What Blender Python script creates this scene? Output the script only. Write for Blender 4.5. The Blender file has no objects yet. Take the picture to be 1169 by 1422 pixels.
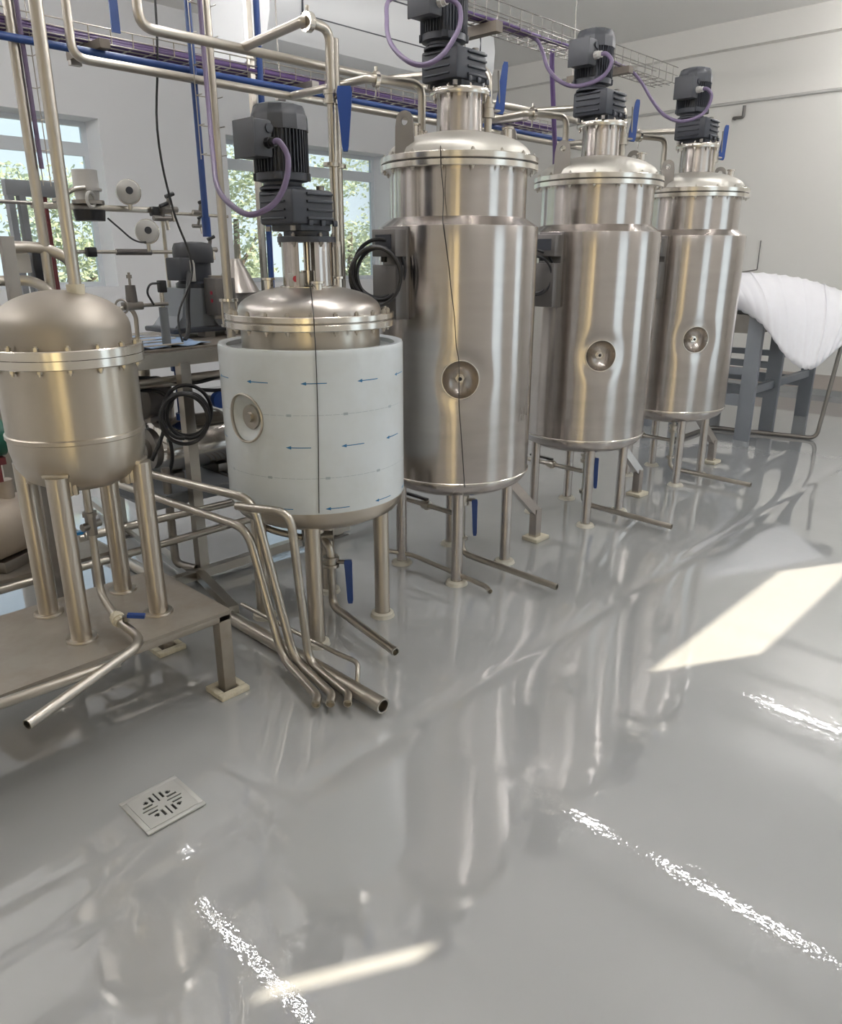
import bpy, bmesh, math, random
from mathutils import Vector, Matrix
from math import pi, sin, cos, radians as rad
random.seed(7)
S = bpy.context.scene
COL = S.collection

# ------------------------------------------------------------------ camera
PITCH, YAW, EYE, FPX = 18.7, 43.8, 1.6, 1050.0
cam_d = bpy.data.cameras.new('camera'); cam = bpy.data.objects.new('camera', cam_d); COL.objects.link(cam)
p_, y_ = rad(PITCH), rad(YAW)
fw = Vector((cos(y_)*cos(p_), sin(y_)*cos(p_), -sin(p_))); rt = Vector((sin(y_), -cos(y_), 0)); up = rt.cross(fw)
cam.matrix_world = Matrix(((rt.x, up.x, -fw.x, 0), (rt.y, up.y, -fw.y, 0), (rt.z, up.z, -fw.z, EYE), (0, 0, 0, 1)))
cam_d.sensor_fit = 'VERTICAL'; cam_d.sensor_height = 24.0; cam_d.lens = FPX/1422*24.0
cam_d.clip_start = 0.05; cam_d.clip_end = 200
S.camera = cam
# ------------------------------------------------------------------ world, sun, exposure
SKY = 1.15
SUN_E, SUN_AZ, SUN_POWER = 36.0, -30.0, 13.0     # the sun stands towards +X -Y
TUBE = 84.0                                     # strength of the ceiling tubes
w = bpy.data.worlds.new('world'); S.world = w; w.use_nodes = True
nt = w.node_tree; nt.nodes.clear()
wo = nt.nodes.new('ShaderNodeOutputWorld'); bg = nt.nodes.new('ShaderNodeBackground')
tc = nt.nodes.new('ShaderNodeTexCoord'); sx = nt.nodes.new('ShaderNodeSeparateXYZ'); cr = nt.nodes.new('ShaderNodeValToRGB')
cr.color_ramp.elements[0].position = 0.0; cr.color_ramp.elements[0].color = (0.93, 0.985, 1.0, 1)
cr.color_ramp.elements[1].position = 0.6; cr.color_ramp.elements[1].color = (0.62, 0.80, 1.0, 1)
nt.links.new(tc.outputs['Generated'], sx.inputs[0]); nt.links.new(sx.outputs['Z'], cr.inputs[0])
nt.links.new(cr.outputs[0], bg.inputs[0]); bg.inputs[1].default_value = SKY
nt.links.new(bg.outputs[0], wo.inputs[0])
sl = bpy.data.lights.new('sun', 'SUN'); sun = bpy.data.objects.new('sun', sl); COL.objects.link(sun)
sl.energy = SUN_POWER; sl.color = (1.0, 0.89, 0.70); sl.angle = rad(0.35)
sd = Vector((cos(rad(SUN_E))*cos(rad(SUN_AZ)), cos(rad(SUN_E))*sin(rad(SUN_AZ)), sin(rad(SUN_E))))
sun.rotation_euler = sd.to_track_quat('Z', 'Y').to_euler()
sun.location = (12, -8, 9)
S.view_settings.view_transform = 'Standard'; S.view_settings.look = 'None'
S.view_settings.exposure = 0.05; S.view_settings.gamma = 1.0; S.view_settings.use_curve_mapping = False

# ------------------------------------------------------------------ materials
M = {}
def mat(name, col, rough=0.5, metal=0.0, spec=0.5, var=0.0, vscale=6.0, bump=0.0, bscale=40.0, aniso=0.0, arot=0.0,
        emit=None, estr=0.0, coat=0.0, trans=0.0, stretch=(1, 1, 1), dirt=None, dscale=5.0, damt=0.0):
    m = bpy.data.materials.new(name); m.use_nodes = True; t = m.node_tree; N = t.nodes; L = t.links
    b = N['Principled BSDF']
    b.inputs['Base Color'].default_value = (*col, 1); b.inputs['Roughness'].default_value = rough
    b.inputs['Metallic'].default_value = metal; b.inputs['Specular IOR Level'].default_value = spec
    b.inputs['Coat Weight'].default_value = coat; b.inputs['Coat Roughness'].default_value = 0.06
    b.inputs['Transmission Weight'].default_value = trans
    if emit: b.inputs['Emission Color'].default_value = (*emit, 1); b.inputs['Emission Strength'].default_value = estr
    c_out = None
    if var or bump or dirt:
        tco = N.new('ShaderNodeTexCoord'); mp = N.new('ShaderNodeMapping'); mp.inputs['Scale'].default_value = stretch
        L.new(tco.outputs['Object'], mp.inputs[0])
    if var:
        n = N.new('ShaderNodeTexNoise'); n.inputs['Scale'].default_value = vscale; n.inputs['Detail'].default_value = 5
        L.new(mp.outputs[0], n.inputs['Vector'])
        r = N.new('ShaderNodeMapRange'); r.inputs[1].default_value = 0.25; r.inputs[2].default_value = 0.75
        r.inputs[3].default_value = 1-var; r.inputs[4].default_value = 1+var; L.new(n.outputs['Fac'], r.inputs[0])
        hs = N.new('ShaderNodeHueSaturation'); hs.inputs['Color'].default_value = (*col, 1); L.new(r.outputs[0], hs.inputs['Value'])
        c_out = hs.outputs[0]
        r2 = N.new('ShaderNodeMapRange'); r2.inputs[1].default_value = 0.25; r2.inputs[2].default_value = 0.75
        r2.inputs[3].default_value = rough*(1-var); r2.inputs[4].default_value = min(1, rough*(1+var)); L.new(n.outputs['Fac'], r2.inputs[0])
        L.new(r2.outputs[0], b.inputs['Roughness'])
    if dirt:
        n2 = N.new('ShaderNodeTexNoise'); n2.inputs['Scale'].default_value = dscale; n2.inputs['Detail'].default_value = 4
        n2.inputs['Roughness'].default_value = 0.65
        L.new(tco.outputs['Object'], n2.inputs['Vector'])
        r3 = N.new('ShaderNodeMapRange'); r3.inputs[1].default_value = 0.42; r3.inputs[2].default_value = 0.85
        r3.inputs[3].default_value = 0; r3.inputs[4].default_value = damt; L.new(n2.outputs['Fac'], r3.inputs[0])
        mx = N.new('ShaderNodeMix'); mx.data_type = 'RGBA'; L.new(r3.outputs[0], mx.inputs[0])
        if c_out: L.new(c_out, mx.inputs[6])
        else: mx.inputs[6].default_value = (*col, 1)
        mx.inputs[7].default_value = (*dirt, 1); c_out = mx.outputs[2]
    if c_out: L.new(c_out, b.inputs['Base Color'])
    if bump:
        n = N.new('ShaderNodeTexNoise'); n.inputs['Scale'].default_value = bscale; n.inputs['Detail'].default_value = 3
        L.new(mp.outputs[0], n.inputs['Vector'])
        bp = N.new('ShaderNodeBump'); bp.inputs['Strength'].default_value = bump; bp.inputs['Distance'].default_value = 0.01
        L.new(n.outputs['Fac'], bp.inputs['Height']); L.new(bp.outputs[0], b.inputs['Normal'])
    if aniso:
        b.inputs['Anisotropic'].default_value = aniso; b.inputs['Anisotropic Rotation'].default_value = arot
        tg = N.new('ShaderNodeTangent'); tg.direction_type = 'RADIAL'; tg.axis = 'Z'; L.new(tg.outputs[0], b.inputs['Tangent'])
    M[name] = m; return m
mat('tank_steel', (0.50, 0.462, 0.435), 0.23, 1.0, var=0.06, vscale=3.0, stretch=(1, 1, 6), aniso=0.85, arot=0.25)
mat('lid_steel', (0.50, 0.465, 0.43), 0.34, 1.0, var=0.08, vscale=4)
mat('flange_steel', (0.70, 0.66, 0.60), 0.20, 1.0, var=0.05, vscale=8)
mat('old_steel', (0.54, 0.49, 0.42), 0.325, 1.0, var=0.07, vscale=5, aniso=0.75, arot=0.25, dirt=(0.40, 0.35, 0.29), dscale=5, damt=0.35)
mat('dull_dome', (0.38, 0.345, 0.30), 0.5, 1.0, var=0.15, vscale=5, dirt=(0.36, 0.31, 0.26), dscale=5, damt=0.5)
mat('pipe_steel', (0.50, 0.465, 0.41), 0.32, 1.0, var=0.07, vscale=9, dirt=(0.36, 0.32, 0.27), dscale=6, damt=0.3)
mat('chrome', (0.58, 0.56, 0.53), 0.14, 1.0, var=0.05, vscale=6)
mat('dark_steel', (0.30, 0.28, 0.26), 0.42, 1.0, var=0.15, vscale=6)
mat('box_steel', (0.17, 0.16, 0.155), 0.42, 0.6, var=0.06, vscale=6)
mat('plate_steel', (0.33, 0.30, 0.26), 0.50, 0.6, var=0.12, vscale=4, dirt=(0.22, 0.17, 0.13), dscale=5, damt=0.7)
mat('motor_paint', (0.036, 0.040, 0.052), 0.42, 0.0, var=0.1, vscale=12)
mat('cowl_paint', (0.048, 0.051, 0.060), 0.45, 0.0, var=0.08, vscale=8)
mat('grey_paint', (0.20, 0.215, 0.235), 0.45, var=0.08, vscale=5)
mat('frame_grey', (0.22, 0.235, 0.26), 0.45, var=0.06, vscale=5)
mat('pale_plastic', (0.50, 0.49, 0.47), 0.4, var=0.05)
mat('blue_plastic', (0.012, 0.05, 0.22), 0.38)
mat('blue_pipe', (0.018, 0.055, 0.21), 0.35, var=0.1)
mat('sky_blue', (0.02, 0.22, 0.55), 0.4)
mat('purple_cable', (0.085, 0.045, 0.15), 0.42)
mat('purple_light', (0.135, 0.10, 0.18), 0.45)
mat('black_rubber', (0.012, 0.012, 0.014), 0.38)
mat('hole_shade', (0.008, 0.008, 0.008), 0.8)  # near-black colour standing in for the shade inside openings
mat('film', (0.67, 0.715, 0.745), 0.24, 0.0, 0.5, var=0.04, vscale=3, dirt=(0.44, 0.45, 0.41), dscale=3.0, damt=0.5)
mat('ink_blue', (0.03, 0.17, 0.36), 0.5); mat('ink_pale', (0.36, 0.42, 0.46), 0.5)
mat('mortar', (0.62, 0.57, 0.45), 0.8, var=0.08, vscale=25, bump=0.5, bscale=60)
mat('sealant', (0.56, 0.53, 0.45), 0.6, var=0.05, vscale=20)
mat('wall_paint', (0.85, 0.855, 0.875), 0.7, var=0.015, vscale=1.2, bump=0.06, bscale=30)
mat('ceiling_paint', (0.86, 0.845, 0.82), 0.8, var=0.01, vscale=1.0)
mat('cream_wall', (0.77, 0.75, 0.71), 0.7, var=0.02, vscale=1.0)
mat('window_frame', (0.72, 0.76, 0.80), 0.4)
mat('ac_white', (0.66, 0.67, 0.68), 0.35)
mat('lug_steel', (0.30, 0.28, 0.26), 0.5, 0.7, var=0.08)
mat('lid_matte', (0.52, 0.50, 0.455), 0.46, 0.9, var=0.06, vscale=5)
mat('grate_metal', (0.52, 0.52, 0.50), 0.4, 0.3)
mat('foam', (0.80, 0.79, 0.82), 0.55, var=0.02, vscale=6)
mat('brown_wood', (0.16, 0.135, 0.11), 0.6, var=0.2, vscale=10)
mat('red_mark', (0.40, 0.02, 0.04), 0.4)
mat('dark_red', (0.16, 0.03, 0.035), 0.5)
mat('green_paint', (0.01, 0.10, 0.07), 0.35)
mat('sheet_blue', (0.30, 0.42, 0.62), 0.35, var=0.1, vscale=8)
mat('skirting', (0.50, 0.44, 0.40), 0.5)
mat('asphalt', (0.30, 0.30, 0.28), 0.9, var=0.1)
mat('bark', (0.16, 0.12, 0.09), 0.9)
mat('beige_cast', (0.42, 0.36, 0.30), 0.55, 0.3, var=0.12, vscale=7)
mat('tube_glow', (0.9, 0.9, 0.9), 0.4, emit=(1.0, 0.985, 0.98), estr=TUBE)
mat('lamp_body', (0.8, 0.8, 0.8), 0.4)

def leaf_mat():
    m = bpy.data.materials.new('leaf'); m.use_nodes = True; N = m.node_tree.nodes; L = m.node_tree.links
    b = N['Principled BSDF']; b.inputs['Roughness'].default_value = 0.5
    g = N.new('ShaderNodeNewGeometry'); r = N.new('ShaderNodeValToRGB')
    r.color_ramp.elements[0].color = (0.32, 0.39, 0.26, 1); r.color_ramp.elements[1].color = (0.66, 0.66, 0.44, 1)
    L.new(g.outputs['Random Per Island'], r.inputs[0]); L.new(r.outputs[0], b.inputs['Base Color'])
    t = N.new('ShaderNodeBsdfTranslucent'); L.new(r.outputs[0], t.inputs[0])
    mx = N.new('ShaderNodeMixShader'); mx.inputs[0].default_value = 0.35
    L.new(b.outputs[0], mx.inputs[1]); L.new(t.outputs[0], mx.inputs[2]); L.new(mx.outputs[0], N['Material Output'].inputs[0])
    M['leaf'] = m
leaf_mat()
def glass_mat():
    m = bpy.data.materials.new('pane_glass'); m.use_nodes = True; N = m.node_tree.nodes; L = m.node_tree.links
    for n in list(N):
        if n.type == 'BSDF_PRINCIPLED': N.remove(n)
    t = N.new('ShaderNodeBsdfTransparent'); t.inputs[0].default_value = (0.90, 0.95, 0.97, 1)
    g = N.new('ShaderNodeBsdfGlossy'); g.inputs['Roughness'].default_value = 0.02
    f = N.new('ShaderNodeFresnel'); f.inputs[0].default_value = 1.45
    mx = N.new('ShaderNodeMixShader'); L.new(f.outputs[0], mx.inputs[0]); L.new(t.outputs[0], mx.inputs[1]); L.new(g.outputs[0], mx.inputs[2])
    L.new(mx.outputs[0], N['Material Output'].inputs[0]); M['pane_glass'] = m
    # sandblasted glass: lets light in without a view
    m = bpy.data.materials.new('frosted_glass'); m.use_nodes = True; N = m.node_tree.nodes; L = m.node_tree.links
    b = N['Principled BSDF']; b.inputs['Base Color'].default_value = (0.8, 0.82, 0.85, 1); b.inputs['Roughness'].default_value = 0.4
    t = N.new('ShaderNodeBsdfTranslucent'); t.inputs[0].default_value = (0.84, 0.92, 1.0, 1)
    mx = N.new('ShaderNodeMixShader'); mx.inputs[0].default_value = 0.8
    L.new(b.outputs[0], mx.inputs[1]); L.new(t.outputs[0], mx.inputs[2]); L.new(mx.outputs[0], N['Material Output'].inputs[0])
    M['frosted_glass'] = m
    m = bpy.data.materials.new('added_warm_glass'); m.use_nodes = True; N = m.node_tree.nodes; L = m.node_tree.links  # warm tint put into the glass for yellow stripes on the tanks
    b = N['Principled BSDF']; b.inputs['Base Color'].default_value = (0.8, 0.75, 0.6, 1); b.inputs['Roughness'].default_value = 0.4
    t = N.new('ShaderNodeBsdfTranslucent'); t.inputs[0].default_value = (1.0, 0.91, 0.70, 1)
    mx = N.new('ShaderNodeMixShader'); mx.inputs[0].default_value = 0.85
    L.new(b.outputs[0], mx.inputs[1]); L.new(t.outputs[0], mx.inputs[2]); L.new(mx.outputs[0], N['Material Output'].inputs[0])
    M['added_warm_glass'] = m
glass_mat()
def floor_mat():
    m = bpy.data.materials.new('epoxy_floor'); m.use_nodes = True; t = m.node_tree; N = t.nodes; L = t.links
    b = N['Principled BSDF']
    b.inputs['Roughness'].default_value = 0.025; b.inputs['Specular IOR Level'].default_value = 1.0; b.inputs['Coat Weight'].default_value = 1.0; b.inputs['Coat Roughness'].default_value = 0.03; b.inputs['Coat IOR'].default_value = 1.5
    tco = N.new('ShaderNodeTexCoord')
    n = N.new('ShaderNodeTexNoise'); n.inputs['Scale'].default_value = 1.3; n.inputs['Detail'].default_value = 6
    L.new(tco.outputs['Object'], n.inputs['Vector'])
    r = N.new('ShaderNodeValToRGB'); r.color_ramp.elements[0].position = 0.3; r.color_ramp.elements[1].position = 0.7
    r.color_ramp.elements[0].color = (0.36, 0.365, 0.365, 1); r.color_ramp.elements[1].color = (0.40, 0.405, 0.405, 1)
    L.new(n.outputs['Fac'], r.inputs[0]); L.new(r.outputs[0], b.inputs['Base Color'])
    # long soft waves of the poured coat
    n1 = N.new('ShaderNodeTexNoise'); n1.inputs['Scale'].default_value = 3.2; n1.inputs['Detail'].default_value = 2
    n2 = N.new('ShaderNodeTexNoise'); n2.inputs['Scale'].default_value = 26; n2.inputs['Detail'].default_value = 2
    L.new(tco.outputs['Object'], n1.inputs['Vector']); L.new(tco.outputs['Object'], n2.inputs['Vector'])
    b1 = N.new('ShaderNodeBump'); b1.inputs['Strength'].default_value = 0.011; b1.inputs['Distance'].default_value = 0.02
    b2 = N.new('ShaderNodeBump'); b2.inputs['Strength'].default_value = 0.05; b2.inputs['Distance'].default_value = 0.005
    L.new(n1.outputs['Fac'], b1.inputs['Height']); L.new(n2.outputs['Fac'], b2.inputs['Height']); L.new(b1.outputs[0], b2.inputs['Normal'])
    # wrinkled trowel joints along Y at three X positions
    sp = N.new('ShaderNodeSeparateXYZ'); L.new(tco.outputs['Object'], sp.inputs[0])
    total = None
    for xj in (0.72, 1.69, 2.71):
        a = N.new('ShaderNodeMath'); a.operation = 'SUBTRACT'; L.new(sp.outputs['X'], a.inputs[0]); a.inputs[1].default_value = xj
        ab = N.new('ShaderNodeMath'); ab.operation = 'ABSOLUTE'; L.new(a.outputs[0], ab.inputs[0])
        mr = N.new('ShaderNodeMapRange'); mr.interpolation_type = 'SMOOTHSTEP'
        mr.inputs[1].default_value = 0.0; mr.inputs[2].default_value = 0.045; mr.inputs[3].default_value = 1; mr.inputs[4].default_value = 0
        L.new(ab.outputs[0], mr.inputs[0])
        if total is None: total = mr.outputs[0]
        else:
            ad = N.new('ShaderNodeMath'); ad.operation = 'ADD'; L.new(total, ad.inputs[0]); L.new(mr.outputs[0], ad.inputs[1]); total = ad.outputs[0]
    n3 = N.new('ShaderNodeTexNoise'); n3.inputs['Scale'].default_value = 62; n3.inputs['Detail'].default_value = 2
    L.new(tco.outputs['Object'], n3.inputs['Vector'])
    n4 = N.new('ShaderNodeTexNoise'); n4.inputs['Scale'].default_value = 2.4; L.new(tco.outputs['Object'], n4.inputs['Vector'])
    mr4 = N.new('ShaderNodeMapRange'); mr4.inputs[1].default_value = 0.30; mr4.inputs[2].default_value = 0.50; L.new(n4.outputs['Fac'], mr4.inputs[0])
    lim = N.new('ShaderNodeMapRange'); lim.inputs[1].default_value = 1.62; lim.inputs[2].default_value = 1.45; lim.inputs[3].default_value = 0; lim.inputs[4].default_value = 1
    L.new(sp.outputs['Y'], lim.inputs[0])
    k1 = N.new('ShaderNodeMath'); k1.operation = 'MULTIPLY'; L.new(total, k1.inputs[0]); L.new(n3.outputs['Fac'], k1.inputs[1])
    k2 = N.new('ShaderNodeMath'); k2.operation = 'MULTIPLY'; L.new(k1.outputs[0], k2.inputs[0]); L.new(mr4.outputs[0], k2.inputs[1])
    k3 = N.new('ShaderNodeMath'); k3.operation = 'MULTIPLY'; L.new(k2.outputs[0], k3.inputs[0]); L.new(lim.outputs[0], k3.inputs[1])
    b3 = N.new('ShaderNodeBump'); b3.inputs['Strength'].default_value = 1.0; b3.inputs['Distance'].default_value = 0.0008
    L.new(k3.outputs[0], b3.inputs['Height']); L.new(b2.outputs[0], b3.inputs['Normal']); L.new(b3.outputs[0], b.inputs['Normal']); L.new(b3.outputs[0], b.inputs['Coat Normal'])
    M['epoxy_floor'] = m
floor_mat()

# ------------------------------------------------------------------ mesh helpers
def frame_of(d):
    d = Vector(d).normalized()
    a = Vector((0, 0, 1)) if abs(d.z) < 0.95 else Vector((1, 0, 0))
    u = d.cross(a).normalized(); v = d.cross(u).normalized()
    return u, v
class G:
    """collects geometry in world coordinates; put() links it as ONE mesh object"""
    def __init__(s): s.bm = bmesh.new()
    def ring(s, c, u, v, r, n): return [s.bm.verts.new(Vector(c) + u*(r*cos(2*pi*i/n)) + v*(r*sin(2*pi*i/n))) for i in range(n)]
    def bridge(s, a, b):
        n = len(a)
        for i in range(n):
            try: s.bm.faces.new((a[i], a[(i+1) % n], b[(i+1) % n], b[i]))
            except ValueError: pass
    def cap(s, a):
        try: s.bm.faces.new(a)
        except ValueError: pass
    def cyl(s, p0, p1, r0, r1=None, n=20, caps=True):
        r1 = r0 if r1 is None else r1; p0 = Vector(p0); p1 = Vector(p1); u, v = frame_of(p1-p0)
        a = s.ring(p0, u, v, r0, n); b = s.ring(p1, u, v, r1, n); s.bridge(a, b)
        if caps: s.cap(a); s.cap(b)
        return s
    def box(s, c, size, rz=0.0, bevel=0.0):
        mtx = Matrix.Translation(Vector(c)) @ Matrix.Rotation(rz, 4, 'Z') @ Matrix.Diagonal((*size, 1))
        r = bmesh.ops.create_cube(s.bm, size=1.0, matrix=mtx)
        if bevel:
            es = set()
            for vv in r['verts']: es.update(vv.link_edges)
            bmesh.ops.bevel(s.bm, geom=list(es), offset=bevel, segments=2, affect='EDGES', profile=0.5)
        return s
    def bar(s, p0, p1, wd, ht=None, roll=None):
        """rectangular bar between two points, wd across, ht the other way"""
        ht = wd if ht is None else ht; p0 = Vector(p0); p1 = Vector(p1); d = (p1-p0).normalized()
        upv = Vector((0, 0, 1)) if abs(d.z) < 0.9 else Vector(roll or (0, 1, 0))
        a = d.cross(upv).normalized(); b = a.cross(d).normalized()
        A = []; B_ = []
        for sx_, sy_ in ((-1, -1), (1, -1), (1, 1), (-1, 1)):
            o = a*(sx_*wd/2) + b*(sy_*ht/2); A.append(s.bm.verts.new(p0+o)); B_.append(s.bm.verts.new(p1+o))
        s.bridge(A, B_); s.cap(A); s.cap(B_); return s
    def lathe(s, prof, c=(0, 0, 0), n=64, close=True):
        c = Vector(c); prev = None
        for r, z in prof:
            if r < 1e-5: cur = [s.bm.verts.new(c+Vector((0, 0, z)))]
            else: cur = [s.bm.verts.new(c+Vector((r*cos(2*pi*i/n), r*sin(2*pi*i/n), z))) for i in range(n)]
            if prev is not None:
                if len(prev) == 1 and len(cur) > 1:
                    for i in range(n): s.bm.faces.new((prev[0], cur[(i+1) % n], cur[i]))
                elif len(cur) == 1 and len(prev) > 1:
                    for i in range(n): s.bm.faces.new((prev[i], prev[(i+1) % n], cur[0]))
                elif len(cur) > 1: s.bridge(prev, cur)
            prev = cur
        return s
    def tube(s, pts, r, n=14, fillet=0.05, caps=True, seg=6, hollow=None):
        path = round_path([Vector(p) for p in pts], fillet, seg)
        sweep(s, path, r, n, caps and not hollow)
        if hollow:   # open mouth at the last point with a visible bore
            e = path[-1]; d = (path[-1]-path[-2]).normalized(); u, v = frame_of(d)
            a = s.ring(e, u, v, r, n); b = s.ring(e, u, v, r*0.78, n); k = s.ring(e-d*hollow, u, v, r*0.78, n)
            s.bridge(a, b); s.bridge(b, k); s.cap(k)
            u, v = frame_of(path[1]-path[0]); s.cap(s.ring(path[0], u, v, r, n))
        return s
    def sphere(s, c, r, sc=(1, 1, 1), seg=16):
        bmesh.ops.create_uvsphere(s.bm, u_segments=seg, v_segments=max(6, seg//2), radius=1.0,
            matrix=Matrix.Translation(Vector(c)) @ Matrix.Diagonal((r*sc[0], r*sc[1], r*sc[2], 1)))
        return s
    def torus(s, c, axis, R, r, n=32, m=10, sc=1.0):
        u, v = frame_of(axis); ax = Vector(axis).normalized(); prev = first = None
        for i in range(n):
            a = 2*pi*i/n; dirv = u*cos(a) + v*sin(a)*sc; cc = Vector(c) + dirv*R
            ring = [s.bm.verts.new(cc + dirv.normalized()*(r*cos(2*pi*j/m)) + ax*(r*sin(2*pi*j/m))) for j in range(m)]
            if prev: s.bridge(prev, ring)
            else: first = ring
            prev = ring
        s.bridge(prev, first); return s
    def prism(s, pts2, origin, ux, uy, th):
        ux = Vector(ux); uy = Vector(uy); nz = ux.cross(uy).normalized(); o = Vector(origin)
        a = [s.bm.verts.new(o+ux*x+uy*y-nz*th/2) for x, y in pts2]; b = [s.bm.verts.new(o+ux*x+uy*y+nz*th/2) for x, y in pts2]
        s.bridge(a, b); s.cap(a); s.cap(b); return s
    def plate_hole(s, pts2, holes, origin, ux, uy, th):
        """flat plate with round holes, given as an outline and (x, y, r) holes"""
        ux = Vector(ux); uy = Vector(uy); nz = ux.cross(uy).normalized(); o = Vector(origin)
        tmp = bmesh.new()
        def loop(ps):
            vs = [tmp.verts.new((x, y, 0)) for x, y in ps]; return [tmp.edges.new((vs[i], vs[(i+1) % len(vs)])) for i in range(len(vs))]
        es = loop(pts2)
        for hx, hy, hr in holes: es += loop([(hx+hr*cos(2*pi*i/14), hy+hr*sin(2*pi*i/14)) for i in range(14)])
        bmesh.ops.triangle_fill(tmp, edges=es, use_beauty=True)
        r = bmesh.ops.extrude_face_region(tmp, geom=list(tmp.faces))
        for v in r['geom']:
            if isinstance(v, bmesh.types.BMVert): v.co.z += th
        mp = {}
        for v in tmp.verts: mp[v] = s.bm.verts.new(o + ux*v.co.x + uy*v.co.y + nz*(v.co.z-th/2))
        for f in tmp.faces:
            try: s.bm.faces.new([mp[v] for v in f.verts])
            except ValueError: pass
        tmp.free(); return s
    def put(s, name, m, parent=None, at=None, smooth=40):
        bmesh.ops.recalc_face_normals(s.bm, faces=list(s.bm.faces))
        o_ = Vector(at) if at is not None else origin_of(parent)
        me = bpy.data.meshes.new(name)
        for v in s.bm.verts: v.co -= o_
        s.bm.to_mesh(me); s.bm.free()
        me.materials.append(M[m] if isinstance(m, str) else m)
        if smooth:
            me.polygons.foreach_set('use_smooth', [True]*len(me.polygons)); me.set_sharp_from_angle(angle=rad(smooth))
        o = bpy.data.objects.new(name, me); COL.objects.link(o)
        if parent: o.parent = parent
        if at is not None and parent is None: o.location = at
        elif at is not None: o.location = Vector(at) - origin_of(parent)
        return o
def origin_of(o):
    p = Vector((0, 0, 0))
    while o: p += o.location; o = o.parent
    return p
def round_path(P, f, seg):
    out = [P[0]]
    for i in range(1, len(P)-1):
        a = P[i-1]-P[i]; b = P[i+1]-P[i]
        k = min(f, a.length*0.48, b.length*0.48); A = P[i]+a.normalized()*k; B_ = P[i]+b.normalized()*k
        for j in range(seg+1):
            t = j/seg; out.append((A*(1-t)+P[i]*t)*(1-t)+(P[i]*(1-t)+B_*t)*t)
    out.append(P[-1]); return out
def sweep(g, path, r, n, caps):
    u, v = frame_of(path[1]-path[0]); prev = None; d0 = (path[1]-path[0]).normalized()
    for i, p in enumerate(path):
        d = ((path[i+1]-p) if i == 0 else (p-path[i-1]) if i == len(path)-1 else (path[i+1]-path[i-1])).normalized()
        q = d0.rotation_difference(d); u = q @ u; v = q @ v; d0 = d
        ring = g.ring(p, u, v, r, n)
        if prev: g.bridge(prev, ring)
        elif caps: g.cap(ring)
        prev = ring
    if caps: g.cap(prev)
def spline(P, k=6):
    P = [Vector(p) for p in P]; out = []
    for i in range(len(P)-1):
        p0 = P[max(0, i-1)]; p1 = P[i]; p2 = P[i+1]; p3 = P[min(len(P)-1, i+2)]
        for j in range(k):
            t = j/k; out.append(0.5*((2*p1)+(p2-p0)*t+(2*p0-5*p1+4*p2-p3)*t*t+(3*p1-p0-3*p2+p3)*t**3))
    out.append(P[-1]); return out
def cable(P, r, n=10, k=6):
    g = G(); sweep(g, spline(P, k), r, n, True); return g
def tag(o, label, cat, group=None):
    o['label'] = label; o['category'] = cat
    if group: o['group'] = group
    return o
def thing(name, label, cat, loc, group=None):
    o = bpy.data.objects.new(name, None); COL.objects.link(o); o.location = loc; o.empty_display_size = 0.1
    return tag(o, label, cat, group)
def struct(o): o['kind'] = 'structure'; return o
def dup(root, loc, label, name=None):
    r = root.copy(); COL.objects.link(r); r.location = loc; r['label'] = label
    def kids(src, dst):
        for ch in list(src.children):
            c_ = ch.copy(); COL.objects.link(c_); c_.parent = dst; kids(ch, c_)
    kids(root, r); return r
def share(o, parent, loc):
    c_ = o.copy(); COL.objects.link(c_); c_.parent = parent; c_.location = loc; return c_

# ------------------------------------------------------------------ the room
WX, WY, SY, NX, CZ = 10.0, 8.7, -1.2, -4.0, 4.2     # far wall, window wall, side wall, near wall, ceiling
def floor():
    g = G(); ys = [SY-0.3] + [1.65+0.02*i for i in range(-26, 27)] + [WY+0.45]
    def h(y):
        d = y-1.65
        return -0.014*min(1.0, max(0.0, 1-d/0.5)) - 0.0034*math.exp(-(d/0.045)**2)
    ys = sorted(ys + [2.15, 2.17]); xs = [NX-0.3, WX+0.3]; rows = []
    for y in ys: rows.append([g.bm.verts.new((x, y, h(y))) for x in xs])
    for i in range(len(rows)-1): g.bm.faces.new((rows[i][0], rows[i][1], rows[i+1][1], rows[i+1][0]))
    b0 = [g.bm.verts.new((x, y, -0.2)) for x, y in ((xs[0], ys[0]), (xs[1], ys[0]), (xs[1], ys[-1]), (xs[0], ys[-1]))]
    g.cap(b0)
    return struct(g.put('floor', 'epoxy_floor', smooth=60))
floor()
def wall_y(name, y, th, holes, m, x0, x1):
    """wall normal to Y occupying y..y+th with rectangular holes (xa, xb, za, zb)"""
    g = G(); xs = sorted({x0, x1, *[h[0] for h in holes], *[h[1] for h in holes]}); zs = sorted({0, CZ, *[h[2] for h in holes], *[h[3] for h in holes]})
    for i in range(len(xs)-1):
        for j in range(len(zs)-1):
            cx, cz = (xs[i]+xs[i+1])/2, (zs[j]+zs[j+1])/2
            if any(h[0] < cx < h[1] and h[2] < cz < h[3] for h in holes): continue
            g.box((cx, y+th/2, cz), (xs[i+1]-xs[i], abs(th), zs[j+1]-zs[j]))
    bmesh.ops.remove_doubles(g.bm, verts=g.bm.verts, dist=1e-4)
    # drop the inner faces shared by neighbouring cells
    seen = {}
    for f in list(g.bm.faces):
        k = tuple(round(x, 3) for x in f.calc_center_median()); seen.setdefault(k, []).append(f)
    bmesh.ops.delete(g.bm, geom=[f for fs in seen.values() if len(fs) > 1 for f in fs], context='FACES_ONLY')
    return struct(g.put(name, m, smooth=0))
W1 = (0.6, 4.10, 1.27, 2.99); W2 = (5.66, 8.40, 1.27, 2.99)
wall_y('wall_window', WY, 0.42, [W1, W2], 'wall_paint', NX-0.3, WX+0.3)
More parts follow.
